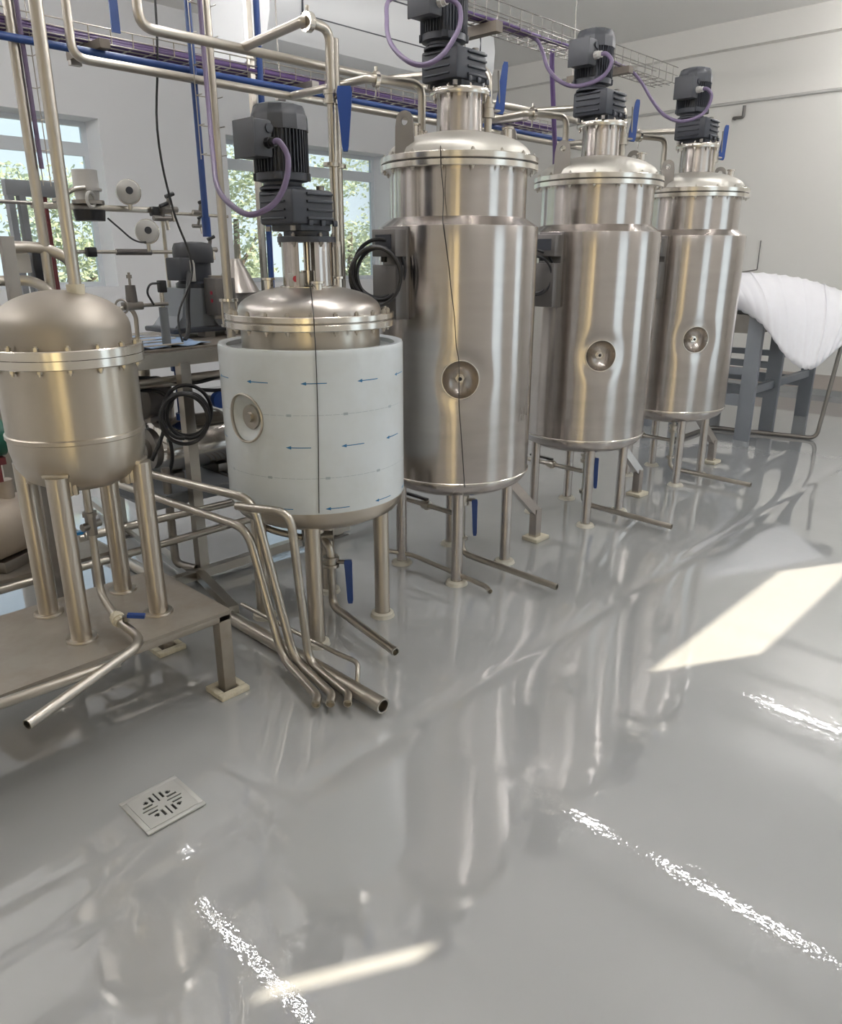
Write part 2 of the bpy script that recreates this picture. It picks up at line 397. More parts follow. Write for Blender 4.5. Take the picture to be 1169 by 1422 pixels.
FR = (5.9, 7.5, 0.3, 2.6); FR2 = (3.0, 4.1, 0.3, 2.6); AM = (-2.3, -1.1, 0.2, 2.6); AM2 = (-3.6, -3.0, 0.2, 2.6)
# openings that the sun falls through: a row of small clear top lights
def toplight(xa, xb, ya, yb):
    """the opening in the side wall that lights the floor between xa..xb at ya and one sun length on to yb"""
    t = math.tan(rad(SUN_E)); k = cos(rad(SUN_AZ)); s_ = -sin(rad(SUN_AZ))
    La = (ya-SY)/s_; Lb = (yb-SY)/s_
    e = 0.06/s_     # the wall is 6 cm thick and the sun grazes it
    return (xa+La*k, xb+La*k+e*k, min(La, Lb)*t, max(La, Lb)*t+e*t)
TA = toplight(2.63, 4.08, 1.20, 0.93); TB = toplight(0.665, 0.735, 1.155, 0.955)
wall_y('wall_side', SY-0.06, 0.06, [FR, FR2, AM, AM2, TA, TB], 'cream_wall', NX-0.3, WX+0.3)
struct(G().box((WX+0.15, (WY+SY)/2, CZ/2), (0.3, WY-SY+0.8, CZ)).put('wall_far', 'cream_wall', smooth=0))
struct(G().box((NX-0.15, (WY+SY)/2, CZ/2), (0.3, WY-SY+0.8, CZ)).put('wall_near', 'cream_wall', smooth=0))
struct(G().box(((WX+NX)/2, (WY+SY)/2+0.1, CZ+0.1), (WX-NX+0.8, WY-SY+0.9, 0.2)).put('ceiling', 'ceiling_paint', smooth=0))
struct(G().box((WX-0.06, (WY+SY)/2, 4.06), (0.12, WY-SY, 0.28)).put('trim_1', 'cream_wall', smooth=0))
struct(G().box((WX-0.008, (WY+SY)/2, 0.12), (0.016, WY-SY, 0.24)).put('baseboard_far', 'skirting', smooth=0))
struct(G().box((WX-0.03, (WY+SY)/2, 0.035), (0.06, WY-SY, 0.07)).put('trim_2', 'epoxy_floor', smooth=0))
def window(n, h, y0, m='pane_glass', transom=True):
    xa, xb, za, zb = h
    g = G(); t = 0.05
    for x in (xa+t/2, xb-t/2): g.box((x, y0, (za+zb)/2), (t, 0.06, zb-za))
    for z in (za+t/2, zb-t/2): g.box(((xa+xb)/2, y0, z), (xb-xa-2*t, 0.06, t))
    if transom: g.box(((xa+xb)/2, y0, 2.71), (xb-xa-2*t, 0.06, 0.13))
    o = struct(g.put('window_%d' % n, 'window_frame', smooth=0))
    tops = ((za+t, 2.645), (2.775, zb-t)) if transom else ((za+t, zb-t),)
    for a, b in tops: G().box(((xa+xb)/2, y0, (a+b)/2), (xb-xa-2*t, 0.008, b-a)).put('pane', m, o, smooth=0)
window(1, W1, WY+0.36); window(2, W2, WY+0.36)
window(3, FR, SY-0.03, 'frosted_glass', False); window(4, FR2, SY-0.03, 'frosted_glass', False); window(5, AM, SY-0.03, 'added_warm_glass', False); window(6, AM2, SY-0.03, 'added_warm_glass', False)  # unseen amber panes added for the warm stripes reflected in the tanks

# outside: ground and sunlit trees
struct(G().box((6, 20, -0.35), (60, 21, 0.1)).put('ground_outside', 'asphalt', smooth=0))
def tree(x, y, h, rx, label, seed):
    rng = random.Random(seed); t = thing('tree', label, 'tree', (x, y, -0.3), 'trees outside the windows')
    g = G(); g.cyl((x, y, -0.3), (x+0.1, y, h*0.55), 0.11, 0.05, 8)
    for k in range(5):
        a = rng.uniform(0, 6.28); g.cyl((x, y, h*0.3), (x+cos(a)*rx*0.6, y+sin(a)*rx*0.5, h*rng.uniform(.4, .55)), 0.045, 0.015, 6)
    g.put('trunk', 'bark', t)
    g = G()
    cl = [(rng.uniform(-1, 1)*rx*0.75, rng.uniform(-1, 1)*rx*0.6, rng.uniform(0.12, 0.92)*h, rng.uniform(.28, .5)*rx) for _ in range(26)]
    for _ in range(5200):
        cx, cy, cz, cr_ = rng.choice(cl)
        d = Vector((rng.gauss(0, 1), rng.gauss(0, 1), rng.gauss(0, 1))).normalized()*cr_*rng.uniform(.5, 1)
        p = Vector((x+cx, y+cy, cz))+d; s_ = rng.uniform(.03, .075)
        u = Vector((rng.gauss(0, 1), rng.gauss(0, 1), rng.gauss(0, 1))).normalized(); v = u.orthogonal().normalized()
        g.bm.faces.new([g.bm.verts.new(p+u*s_), g.bm.verts.new(p+v*s_*.5), g.bm.verts.new(p-u*s_), g.bm.verts.new(p-v*s_*.5)])
    g.put('foliage', 'leaf', t, smooth=0)
tree(2.4, 14.5, 3.3, 1.25, 'leafy tree at the left edge of the left window', 1)
tree(5.1, 12.6, 2.9, 1.25, 'yellow-green tree filling the lower right of the left window', 2)
tree(8.45, 13.0, 4.1, 1.2, 'tall tree at the left side of the window behind the white tank', 3)
tree(11.45, 13.2, 3.8, 1.2, 'tree seen between the white tank motor and the two standing pipes', 4)
tree(13.8, 13.6, 2.7, 1.3, 'low tree at the right side of the window beside the tall tank', 5)
tree(-0.4, 14.5, 3.2, 1.25, 'leafy tree outside beyond the leftmost pipes', 6)

# tube lamps above the picture, most of them added to brighten the room
def tube_lamp(x, ya, yb, label):
    LZ = 3.85 if x > 8 else 3.6
    t = thing('unseen_lamp', label, 'lamp', (x, (ya+yb)/2, CZ), 'hanging tube lamps')
    G().box((x, (ya+yb)/2, LZ+0.03), (0.035, yb-ya+0.04, 0.022), bevel=0.004).put('body', 'lamp_body', t)
    G().cyl((x, ya, LZ), (x, yb, LZ), 0.019, n=12).put('tube', 'tube_glow', t)
    for y in (ya-0.012, yb+0.012): G().box((x, y, LZ+0.012), (0.045, 0.024, 0.06)).put('end_cap', 'lamp_body', t)
    for y in (ya+0.2, yb-0.2): G().cyl((x, y, LZ+0.04), (x, y, CZ), 0.003, n=6).put('suspension', 'dark_steel', t)
for x, ya, yb, lab in ((2.34, 3.35, 4.95, 'hanging tube lamp over the white tank, far end of its row'), (2.34, 1.6, 3.05, 'added hanging tube lamp over the white tank, middle of its row'),
                       (2.34, -0.3, 1.35, 'added hanging tube lamp over the white tank row, near the side wall'), (5.49, 0.9, 2.22, 'hanging tube lamp over the farthest tall tank, long middle one'),
                       (5.49, 2.8, 3.35, 'short hanging tube lamp over the farthest tall tank'), (5.49, -0.9, 0.6, 'added hanging tube lamp before the frosted side window'),
                       (9.2, 1.2, 2.72, 'added hanging tube lamp closest to the far wall'), (-0.8, 5.6, 7.3, 'added hanging tube lamp in the left corner of the window wall'),
                       (0.55, 5.5, 7.1, 'added hanging tube lamp by the left end of the window wall'), (-0.8, 3.2, 4.9, 'added hanging tube lamp behind the low table')):
    tube_lamp(x, ya, yb, lab)

# ------------------------------------------------------------------ vessels
def jacket_mesh(c, R, z0, z1, port_ang, port_z, pr, depth, top):
    """cylinder with a round dished port pressed into it; top = list of (r, z) continuing upwards"""
    g = G(); pa = rad(port_ang)
    angs = [i*2*pi/72 for i in range(72)]
    angs = [a for a in angs if abs((a-pa+pi) % (2*pi)-pi) > rad(26)] + [pa+rad(k*0.8) for k in range(-32, 33)]
    angs = sorted(a % (2*pi) for a in angs)
    zs = [z0+(port_z-0.17-z0)*i/6 for i in range(6)] + [port_z-0.17+0.34*i/60 for i in range(61)] + [port_z+0.17+(z1-port_z-0.17)*i/6 for i in range(1, 7)]
    rows = []
    for z in zs:
        row = []
        for a in angs:
            da = (a-pa+pi) % (2*pi)-pi; d = math.hypot(da*R, z-port_z); r = R
            if d < pr: r -= depth*(1-(d/pr)**2)**0.6 if d < pr*0.98 else 0
            r -= 0.006*math.exp(-((d-pr)/0.05)**2)
            row.append(g.bm.verts.new((c[0]+r*cos(a), c[1]+r*sin(a), c[2]+z)))
        rows.append(row)
    for r, z in top: rows.append([g.bm.verts.new((c[0]+r*cos(a), c[1]+r*sin(a), c[2]+z)) for a in angs])
    for i in range(len(rows)-1): g.bridge(rows[i], rows[i+1])
    return g
def bolt_ring(parent, c, R, n, zb, zt, rh, off=0.0, m='flange_steel', name='bolt'):
    """bolts standing through a flange from zb to zt: hex head on top, nut below"""
    o0 = origin_of(parent); first = None
    for i in range(n):
        a = off+2*pi*i/n; p = Vector((c[0]+R*cos(a), c[1]+R*sin(a), 0))
        if first is None:
            g = G(); g.cyl((p.x, p.y, zt), (p.x, p.y, zt+rh*1.1), rh, n=6).cyl((p.x, p.y, zb), (p.x, p.y, zb-rh*1.1), rh, n=6)
            g.cyl((p.x, p.y, zb-rh*2), (p.x, p.y, zt+rh*1.6), rh*0.55, n=8)
            first = g.put(name, m, parent, at=(p.x, p.y, 0)); first.location = Vector((p.x, p.y, 0))-o0
        else: share(first, parent, Vector((p.x, p.y, 0))-o0)
def lever(g, base, tip, wb, wt, th, facing):
    base = Vector(base); tip = Vector(tip); d = (tip-base); L_ = d.length; uy = d.normalized(); n_ = Vector(facing).normalized(); ux = uy.cross(n_).normalized()
    pts = [(-wb/2, 0), (-wb*.42, -wb*.35), (wb*.42, -wb*.35), (wb/2, 0), (wb*.45, L_*.2), (wt/2, L_*.92), (wt*.35, L_), (-wt*.35, L_), (-wt/2, L_*.92), (-wb*.45, L_*.2)]
    g.prism(pts, base, ux, uy, th); return g
TOCAM = Vector((-0.72, -0.69, 0))

def gear_motor(name, ax, z0, label):
    """geared drive standing on a lantern flange at height z0; axis ax = (x, y)"""
    x, y = ax; t = thing(name, label, 'motor', (x, y, z0), 'geared stirrer drives')
    bx_, by_ = x-0.045, y+0.0
    g = G(); g.box((bx_, by_, z0+0.085), (0.20, 0.215, 0.125), bevel=0.012)
    g.box((bx_+0.02, by_, z0+0.02), (0.15, 0.19, 0.04), bevel=0.006)
    for zz in (0.045, 0.075, 0.105, 0.132):                      # cast ribs on two faces
        g.box((bx_+0.03, by_-0.11, z0+zz), (0.125, 0.014, 0.010), bevel=0.003)
        g.box((bx_-0.103, by_+0.01, z0+zz), (0.010, 0.15, 0.008), bevel=0.003)
    for k in range(3): g.box((bx_-0.02+0.06*k, by_-0.112, z0+0.028), (0.02, 0.012, 0.022), bevel=0.003)
    g.put('gearbox', 'motor_paint', t)
    gb = [o for o in t.children if o.name.startswith('gearbox')][0]
    for dx, dy in ((-0.08, -0.08), (0.08, -0.08), (0.08, 0.08), (-0.08, 0.08)):
        G().cyl((bx_+dx, by_+dy, z0), (bx_+dx, by_+dy, z0+0.018), 0.011, n=6).put('bolt', 'dark_steel', gb)
    G().cyl((bx_+0.075, by_-0.06, z0+0.147), (bx_+0.075, by_-0.06, z0+0.165), 0.016, n=10).put('vent_plug', 'dark_steel', gb)
    mx_, my_ = x-0.085, y+0.025; zm = z0+0.148
    g = G(); g.lathe([(0.0, zm), (0.088, zm), (0.088, zm+0.008), (0.074, zm+0.016), (0.074, zm+0.026), (0.098, zm+0.032), (0.098, zm+0.058), (0.090, zm+0.062), (0.090, zm+0.235), (0, zm+0.235)], (mx_, my_, 0), 40)
    g.put('motor_body', 'motor_paint', t)
    mb = [o for o in t.children if o.name.startswith('motor_body')][0]
    g = G()
    for k in range(44):
        a = 2*pi*k/44; r = 0.094
        g.box((mx_+r*cos(a), my_+r*sin(a), zm+0.137), (0.020, 0.0032, 0.155), a)
    fo = g.put('cooling_fins', 'motor_paint', mb, smooth=0)
    for a in (pi*0.25, pi*0.75, pi*1.25, pi*1.75):
        G().box((mx_+0.098*cos(a), my_+0.098*sin(a), zm+0.046), (0.022, 0.028, 0.028), a, 0.003).put('foot_lug', 'motor_paint', mb)
    g = G(); g.lathe([(0.098, zm+0.205), (0.108, zm+0.205), (0.106, zm+0.25), (0.103, zm+0.262), (0.100, zm+0.266), (0.094, zm+0.288), (0.06, zm+0.298), (0, zm+0.300)], (mx_, my_, 0), 12)
    co = g.put('fan_cowl', 'cowl_paint', t, smooth=25)
    g = G()
    for k in range(5): g.torus((mx_, my_, zm+0.2985-0.0012*k), (0, 0, 1), 0.015+0.013*k, 0.0022, 24, 5)
    g.put('air_grille', 'motor_paint', co)
    tx, ty, tz = mx_-0.115, my_-0.01, zm+0.165
    g = G(); g.box((tx-0.012, ty, tz), (0.078, 0.125, 0.125), bevel=0.008); g.box((tx+0.035, ty, tz), (0.05, 0.09, 0.10), bevel=0.008)
    tb = g.put('terminal_box', 'cowl_paint', t)
    G().box((tx-0.054, ty, tz), (0.008, 0.13, 0.13), bevel=0.003).put('lid', 'cowl_paint', tb)
    gy = ty-0.0625
    g = G(); g.cyl((tx+0.005, gy, tz-0.015), (tx+0.005, gy-0.022, tz-0.015), 0.02, n=8).cyl((tx+0.005, gy-0.02, tz-0.015), (tx+0.005, gy-0.042, tz-0.015), 0.016, n=16)
    g.put('cable_gland', 'black_rubber' if 'white' in label else 'pale_plastic', tb)
    g = G(); g.cyl((tx+0.012, gy, tz+0.035), (tx+0.012, gy-0.006, tz+0.035), 0.016, n=12).put('blank_plug', 'motor_paint', tb)
    return t, (tx+0.005, gy-0.04, tz-0.015)

TANK_Y = 2.545
def mixing_tank(cx, label):
    cy = TANK_Y; c = (cx, cy, 0); t = thing('mixing_tank', label, 'tank', c, 'tall jacketed mixing tanks in a row')
    jk = jacket_mesh(c, 0.38, 0.55, 1.725, -135.5, 1.06, 0.088, 0.075, [(0.379, 1.729), (0.318, 1.768)]).put('jacket', 'tank_steel', t, smooth=35)
    g = G(); pa = rad(-135.5); prev = first = None
    for i in range(40):
        b_ = 2*pi*i/40; dz = 0.0885*sin(b_); da = 0.0885*cos(b_)/0.38
        d = Vector((cos(pa+da), sin(pa+da), 0)); cc = Vector((cx, cy, 1.06+dz))+d*0.3745
        tn = Vector((-sin(pa+da), cos(pa+da), 0))*cos(b_)+Vector((0, 0, 1))*sin(b_)
        ring = [g.bm.verts.new(cc+tn*(0.0035*cos(2*pi*j/8))+d*(0.003*sin(2*pi*j/8))) for j in range(8)]
        if prev: g.bridge(prev, ring)
        else: first = ring
        prev = ring
    g.bridge(prev, first); g.put('port_rim', 'flange_steel', jk)
    # port fitting
    a = rad(-135.5); d = Vector((cos(a), sin(a), 0)); pc = Vector((cx, cy, 1.06))
    g = G(); g.cyl(pc+d*0.30, pc+d*0.325, 0.022, n=6).cyl(pc+d*0.32, pc+d*0.345, 0.014, n=16); g.put('port_fitting', 'flange_steel', jk)
    g = G(); g.cyl(pc+d*0.345, pc+d*0.3455, 0.009, n=14).put('bore_shade', 'hole_shade', jk)  # thin black disc painted as the dark inside of the bore
    G().lathe([(0.372, 0.552), (0.372, 0.535), (0.35, 0.505), (0.29, 0.475), (0.2, 0.452), (0.1, 0.442), (0, 0.44)], c, 96).put('bottom_dish', 'tank_steel', t)
    G().lathe([(0.3805, 0.55), (0.384, 0.553), (0.384, 0.560), (0.3805, 0.563)], c, 96).put('jacket_weld', 'flange_steel', t)
    G().lathe([(0.319, 1.755), (0.319, 1.968)], c, 96).put('neck', 'tank_steel', t)
    G().lathe([(0.31, 1.966), (0.364, 1.966), (0.367, 1.969), (0.367, 1.990), (0.364, 1.993), (0.31, 1.993)], c, 96).put('lower_flange', 'flange_steel', t)
    G().lathe([(0.31, 1.993), (0.360, 1.993), (0.360, 1.998), (0.31, 1.998)], c, 96).put('gasket', 'black_rubber', t)
    G().lathe([(0.31, 1.998), (0.364, 1.998), (0.367, 2.001), (0.367, 2.022), (0.364, 2.025), (0.31, 2.025)], c, 96).put('upper_flange', 'flange_steel', t)
    bolt_ring(t, c, 0.347, 16, 1.972, 2.025, 0.0088, 0.1, 'pipe_steel')
    pr = [(0.335, 2.02), (0.330, 2.035)] + [(0.33*cos(k*pi/2/10), 2.035+0.105*sin(k*pi/2/10)) for k in range(1, 9)] + [(0.09, 2.137)]
    G().lathe(pr, c, 96).put('lid', 'lid_matte', t)
    G().lathe([(0.118, 2.112), (0.118, 2.132), (0.106, 2.136), (0.104, 2.285)], c, 64).put('lantern', 'tank_steel', t)
    G().lathe([(0.09, 2.282), (0.138, 2.282), (0.14, 2.285), (0.14, 2.305), (0.138, 2.308), (0, 2.308)], c, 64).put('lantern_flange', 'flange_steel', t)
    bolt_ring(t, c, 0.125, 8, 2.282, 2.308, 0.008, 0.3)
    # lifting lugs
    for ang in (174, -6):
        a = rad(ang); rdir = Vector((cos(a), sin(a), 0)); fa = a+rad(28); tdir = Vector((-sin(fa), cos(fa), 0)); o = Vector((cx, cy, 2.026))+rdir*0.325
        out = [(-0.045, 0), (0.045, 0), (0.042, 0.11)]+[(0.038*cos(k*pi/10), 0.135+0.035*sin(k*pi/10)) for k in range(0, 11)]+[(-0.042, 0.11)]
        G().plate_hole(out, [(0, 0.128, 0.016)], o, tdir, Vector((0, 0, 1)), 0.012).put('lifting_lug', 'lug_steel', t)
    # nozzles on the lid
    for dx, dy, z, h in ((0.0, 0.24, 2.09, 0.075), (0.085, -0.215, 2.06, 0.085), (-0.15, 0.14, 2.09, 0.08)):
        G().lathe([(0.020, z), (0.020, z+h-0.006), (0.028, z+h-0.004), (0.028, z+h+0.003), (0.017, z+h+0.003), (0.017, z+h-0.02), (0, z+h-0.02)], (cx+dx, cy+dy, 0), 24).put('nozzle', 'flange_steel', t)
    # valve pipe with blue lever beside the lantern
    vx, vy = cx+0.125, cy-0.065
    G().tube([(vx, vy, 2.08), (vx, vy, 2.41), (vx-0.01, 3.12, 2.45)], 0.0185, fillet=0.07).put('valve_pipe', 'pipe_steel', t)
    vb = G().cyl((vx, vy, 2.205), (vx, vy, 2.222), 0.031).cyl((vx, vy, 2.222), (vx, vy, 2.245), 0.027).cyl((vx, vy, 2.245), (vx, vy, 2.262), 0.031).put('valve', 'pipe_steel', t)
    g = G(); lever(g, (vx+0.045, vy-0.03, 2.24), (vx+0.075, vy-0.035, 2.44), 0.045, 0.026, 0.016, TOCAM).put('valve_lever', 'blue_plastic', vb)
    G().cyl((vx, vy, 2.234), (vx+0.048, vy-0.032, 2.236), 0.010, n=10).put('stem', 'dark_steel', vb)
    G().cyl((vx+0.045, vy-0.03, 2.25), (vx+0.03, vy-0.03, 2.40), 0.0045, n=8).put('lock_rod', 'dark_steel', vb)
    # inlet from the header behind
    G().tube([(cx, cy+0.24, 2.16), (cx, cy+0.24, 2.37), (cx-0.21, cy+0.32, 2.37)], 0.0185, fillet=0.06).put('inlet_pipe', 'pipe_steel', t)
    q = Vector((cx-0.215, cy+0.325, 2.37)); d = Vector((0.93, -0.35, 0)).normalized()
    cl_ = G().cyl(q-d*0.010, q+d*0.010, 0.034, n=20).put('clamp', 'flange_steel', t)
    G().cyl(q+Vector((0, 0, 0.034)), q+Vector((0, 0, 0.052)), 0.008, n=6).put('clamp_nut', 'pipe_steel', cl_)
    G().cyl(q-Vector((0, 0, 0.03)), q-Vector((0.005, 0, 0.075)), 0.004, n=6).put('clamp_bolt', 'dark_steel', cl_)
    G().tube([q-d*0.008, q-d*0.04, (cx-0.25, 3.45, 2.37)], 0.0185, fillet=0.04).put('feed_arm', 'pipe_steel', t)
    # junction box on the jacket
    G().box((cx-0.385, cy+0.035, 1.525), (0.02, 0.15, 0.40), bevel=0.003).put('box_bracket', 'box_steel', t)
    bu = G().box((cx-0.425, cy+0.035, 1.655), (0.07, 0.15, 0.115), bevel=0.004).put('terminal_case', 'box_steel', t)
    G().box((cx-0.425, cy+0.035, 1.445), (0.07, 0.15, 0.235), bevel=0.004).put('junction_box', 'box_steel', t)
    G().box((cx-0.4615, cy+0.035, 1.66), (0.004, 0.10, 0.06)).put('name_plate', 'motor_paint', bu)
    G().cyl((cx-0.425, cy+0.07, 1.60), (cx-0.425, cy+0.07, 1.575), 0.014, n=10).put('cable_gland', 'black_rubber', bu)
    # legs
    for sx_, sy_ in ((-1, -1), (1, -1), (1, 1), (-1, 1)):
        lx, ly = cx+0.2*sx_, cy+0.2*sy_
        lg = G().cyl((lx, ly, 0.0), (lx, ly, 0.52), 0.0285, n=24).put('leg', 'tank_steel', t)
        G().lathe([(0.03, 0.02), (0.05, 0.015), (0.055, 0.008), (0.059, 0.0)], (lx, ly, 0), 20).put('foot_seal', 'sealant', lg)
    # drain
    ex = cx+0.035; ey = cy-0.03
    G().tube([(ex, ey, 0.45), (ex, ey, 0.055), (ex+0.0, 1.89, 0.045)], 0.0165, fillet=0.06, hollow=0.03).put('drain_pipe', 'pipe_steel', t)
    vb = G().cyl((ex, ey, 0.375), (ex, ey, 0.39), 0.034).cyl((ex, ey, 0.355), (ex, ey, 0.375), 0.026).cyl((ex, ey, 0.335), (ex, ey, 0.355), 0.034).put('drain_valve', 'pipe_steel', t)
    g = G(); lever(g, (ex+0.035, ey-0.055, 0.355), (ex+0.03, ey-0.065, 0.165), 0.032, 0.022, 0.014, TOCAM).put('drain_lever', 'blue_plastic', vb)
    G().cyl((ex, ey, 0.362), (ex+0.04, ey-0.055, 0.362), 0.009, n=8).put('stem', 'dark_steel', vb)
    G().cyl((ex, ey, 0.135), (ex, ey, 0.15), 0.031).cyl((ex-0.045, ey-0.005, 0.143), (ex, ey, 0.143), 0.011, n=8).put('union_clamp', 'pipe_steel', t)
    G().tube([(ex, ey, 0.27), (ex-0.02, cy+0.42, 0.28)], 0.014).put('sample_pipe', 'pipe_steel', t)
    sv = G().cyl((ex-0.011, cy+0.2, 0.277), (ex-0.013, cy+0.25, 0.277), 0.024, n=12).cyl((ex-0.012, cy+0.225, 0.25), (ex-0.012, cy+0.225, 0.31), 0.014, n=10).put('sample_valve', 'pipe_steel', t)
    G().bar((ex-0.02, cy+0.21, 0.312), (ex-0.035, cy+0.38, 0.322), 0.02, 0.012).put('sample_lever', 'black_rubber', sv)
    # bent outrigger with mortar foot
    fx, fy = cx+0.60, cy-0.115
    G().bar((cx+0.30, cy-0.04, 0.50), (fx, fy, 0.175), 0.05, 0.05).bar((fx, fy, 0.195), (fx, fy, 0.0), 0.05, 0.05, (0, 1, 0)).put('outrigger', 'tank_steel', t)
    out = [t_ for t_ in t.children if t_.name.startswith('outrigger')][0]
    G().box((fx+0.01, fy, 0.0125), (0.13, 0.11, 0.025), bevel=0.006).put('foot_pad', 'mortar', out)
    return t
TX = (2.91, 4.13, 5.35)
tank2 = mixing_tank(TX[0], 'tall brushed steel mixing tank nearest the camera, beside the white film-wrapped tank')
tank3 = dup(tank2, (TX[1], TANK_Y, 0), 'middle one of the three tall brushed steel mixing tanks')
tank4 = dup(tank2, (TX[2], TANK_Y, 0), 'farthest tall brushed steel mixing tank, next to the grey frame table')
for k, st in enumerate((((-85, 0.835), (-81.5, 0.905), (-80, 0.84)), ((-83.6, 0.862), (-80.8, 0.868)), ((-77.5, 0.845), (-75.5, 0.91), (-73.5, 0.86), (-70.5, 0.915), (-69.5, 0.85)))):
    G().tube([(TX[0]+0.3805*cos(rad(a)), TANK_Y+0.3805*sin(rad(a)), z) for a, z in st], 0.0016, n=5, fillet=0.002, seg=2).put('pen_mark', 'dark_steel', tank2)
labs = ('dark grey geared motor on the nearest tall steel tank, cut by the picture top', 'dark grey geared motor on the middle tall steel tank', 'dark grey geared motor on the farthest tall steel tank')
glands = []
for x, l in zip(TX, labs):
    t_, gl = gear_motor('gear_motor', (x, TANK_Y), 2.309, l); glands.append(gl)

# the white, film-wrapped tank
WXc, WYc = 2.0, 2.55
def film_tank():
    c = (WXc, WYc, 0); cx, cy = WXc, WYc
    t = thing('film_wrapped_tank', 'short tank wrapped in white protective film with blue arrows', 'tank', c)
    jk = jacket_mesh(c, 0.38, 0.63, 1.26, -174.6, 1.0, 0.095, 0.05, [(0.377, 1.268), (0.355, 1.268), (0.345, 1.262), (0.345, 1.245), (0.30, 1.24), (0.285, 1.24)]).put('jacket', 'film', t, smooth=35)
    # printed arrows and dotted guide lines of the film
    def strip(a0, a1, z, h0, h1=None, m='ink_blue', name='printed_arrow', R=0.3806):
        h1 = h0 if h1 is None else h1
        g = G(); k = 8; A = []; B_ = []
        for i in range(k+1):
            f = i/k; a = rad(a0+(a1-a0)*f); h = h0+(h1-h0)*f
            A.append(g.bm.verts.new((cx+R*cos(a), cy+R*sin(a), z-h/2))); B_.append(g.bm.verts.new((cx+R*cos(a), cy+R*sin(a), z+h/2)))
        for i in range(k): g.bm.faces.new((A[i], A[i+1], B_[i+1], B_[i]))
        return g
    def arrow(a, z):
        g = strip(a, a+13.5, z, 0.0035)
        g2 = strip(a-1.2, a+1.9, z, 0.001, 0.014)
        tmp = bpy.data.meshes.new('t'); g2.bm.to_mesh(tmp); g2.bm.free(); g.bm.from_mesh(tmp); bpy.data.meshes.remove(tmp)
        g.put('printed_arrow', 'ink_blue', jk, smooth=0)
    for z, heads in ((1.148, (-201, -168, -134, -100.7, -67.9, -35)), (0.902, (-211, -144.5, -112, -78.8, -45)), (0.652, (-190, -157, -122.9, -89.8, -57))):
        for h in heads: arrow(h, z)
    for z, dots in ((1.027, (-143, -110, -76, -42)), (0.778, (-190, -157, -122, -88, -54))):
        a = -205
        while a < -30:
            if abs(((a+174.6+180) % 360)-180) > 15 or abs(z-1.0) > 0.09: strip(a, a+4.0, z, 0.0016, m='ink_pale').put('printed_line', 'ink_pale', jk, smooth=0)
            a += 4.6
        for d_ in dots: strip(d_-1.4, d_+1.4, z, 0.010).put('printed_mark', 'ink_pale', jk, smooth=0)
    # rim of the round port and the metal behind it
    g = G(); pa = rad(-174.6); prev = first = None
    for i in range(40):
        b_ = 2*pi*i/40; dz = 0.094*sin(b_); da = 0.094*cos(b_)/0.38
        d = Vector((cos(pa+da), sin(pa+da), 0)); cc = Vector((cx, cy, 1.0+dz))+d*0.374
        tn = (d*0 + Vector((-sin(pa+da), cos(pa+da), 0))*cos(b_)+Vector((0, 0, 1))*sin(b_))
        ring = [g.bm.verts.new(cc+tn*(0.005*cos(2*pi*j/8))+d*(0.007*sin(2*pi*j/8))) for j in range(8)]
        if prev: g.bridge(prev, ring)
        else: first = ring
        prev = ring
    g.bridge(prev, first); g.put('port_rim', 'pipe_steel', jk)
    d = Vector((cos(pa), sin(pa), 0)); pc = Vector((cx, cy, 1.0))
    G().cyl(pc+d*0.326, pc+d*0.345, 0.048, n=28).cyl(pc+d*0.34, pc+d*0.36, 0.02, n=16).put('port_fitting', 'pipe_steel', jk)
    G().lathe([(0.376, 0.632), (0.372, 0.60), (0.35, 0.565), (0.28, 0.53), (0.18, 0.505), (0, 0.495)], c, 96).put('bottom_dish', 'old_steel', t)
    G().lathe([(0.284, 1.236), (0.284, 1.335)], c, 80).put('neck', 'old_steel', t)
    G().lathe([(0.27, 1.331), (0.341, 1.331), (0.344, 1.334), (0.344, 1.354), (0.341, 1.357), (0.27, 1.357)], c, 96).put('lower_flange', 'flange_steel', t)
    G().lathe([(0.27, 1.357), (0.337, 1.357), (0.337, 1.361), (0.27, 1.361)], c, 96).put('gasket', 'dark_steel', t)
    G().lathe([(0.27, 1.361), (0.341, 1.361), (0.344, 1.364), (0.344, 1.382), (0.341, 1.385), (0.27, 1.385)], c, 96).put('upper_flange', 'flange_steel', t)
    bolt_ring(t, c, 0.318, 22, 1.331, 1.385, 0.0095, 0.06, 'pipe_steel')
    pr = [(0.292, 1.385), (0.290, 1.395)] + [(0.29*cos(k*pi/2/10), 1.395+0.095*sin(k*pi/2/10)) for k in range(1, 9)] + [(0.08, 1.488), (0, 1.49)]
    G().lathe(pr, c, 96).put('lid', 'lid_steel', t)
    # open lantern with a shaft inside
    G().lathe([(0.115, 1.468), (0.115, 1.484), (0.108, 1.488), (0.06, 1.488)], c, 56).put('lantern_base', 'flange_steel', t)
    for a0, a1 in ((-205, -148), (-112, -55), (-20, 60)):
        g = G(); A = []
        for i in range(13):
            a = rad(a0+(a1-a0)*i/12)
            A.append([g.bm.verts.new((cx+r*cos(a), cy+r*sin(a), z)) for r, z in ((0.104, 1.486), (0.104, 1.655), (0.098, 1.655), (0.098, 1.486))])
        for i in range(12): g.bridge(A[i], A[i+1])
        g.cap(A[0]); g.cap(A[-1]); g.put('lantern_shell', 'tank_steel', t)
    G().cyl((cx, cy, 1.47), (cx, cy, 1.70), 0.016, n=20).cyl((cx, cy, 1.50), (cx, cy, 1.545), 0.03, n=20).put('stirrer_shaft', 'flange_steel', t)
    G().cyl((cx+0.03, cy-0.055, 1.488), (cx+0.03, cy-0.055, 1.55), 0.006, n=8).put('seal_pipe', 'black_rubber', t)
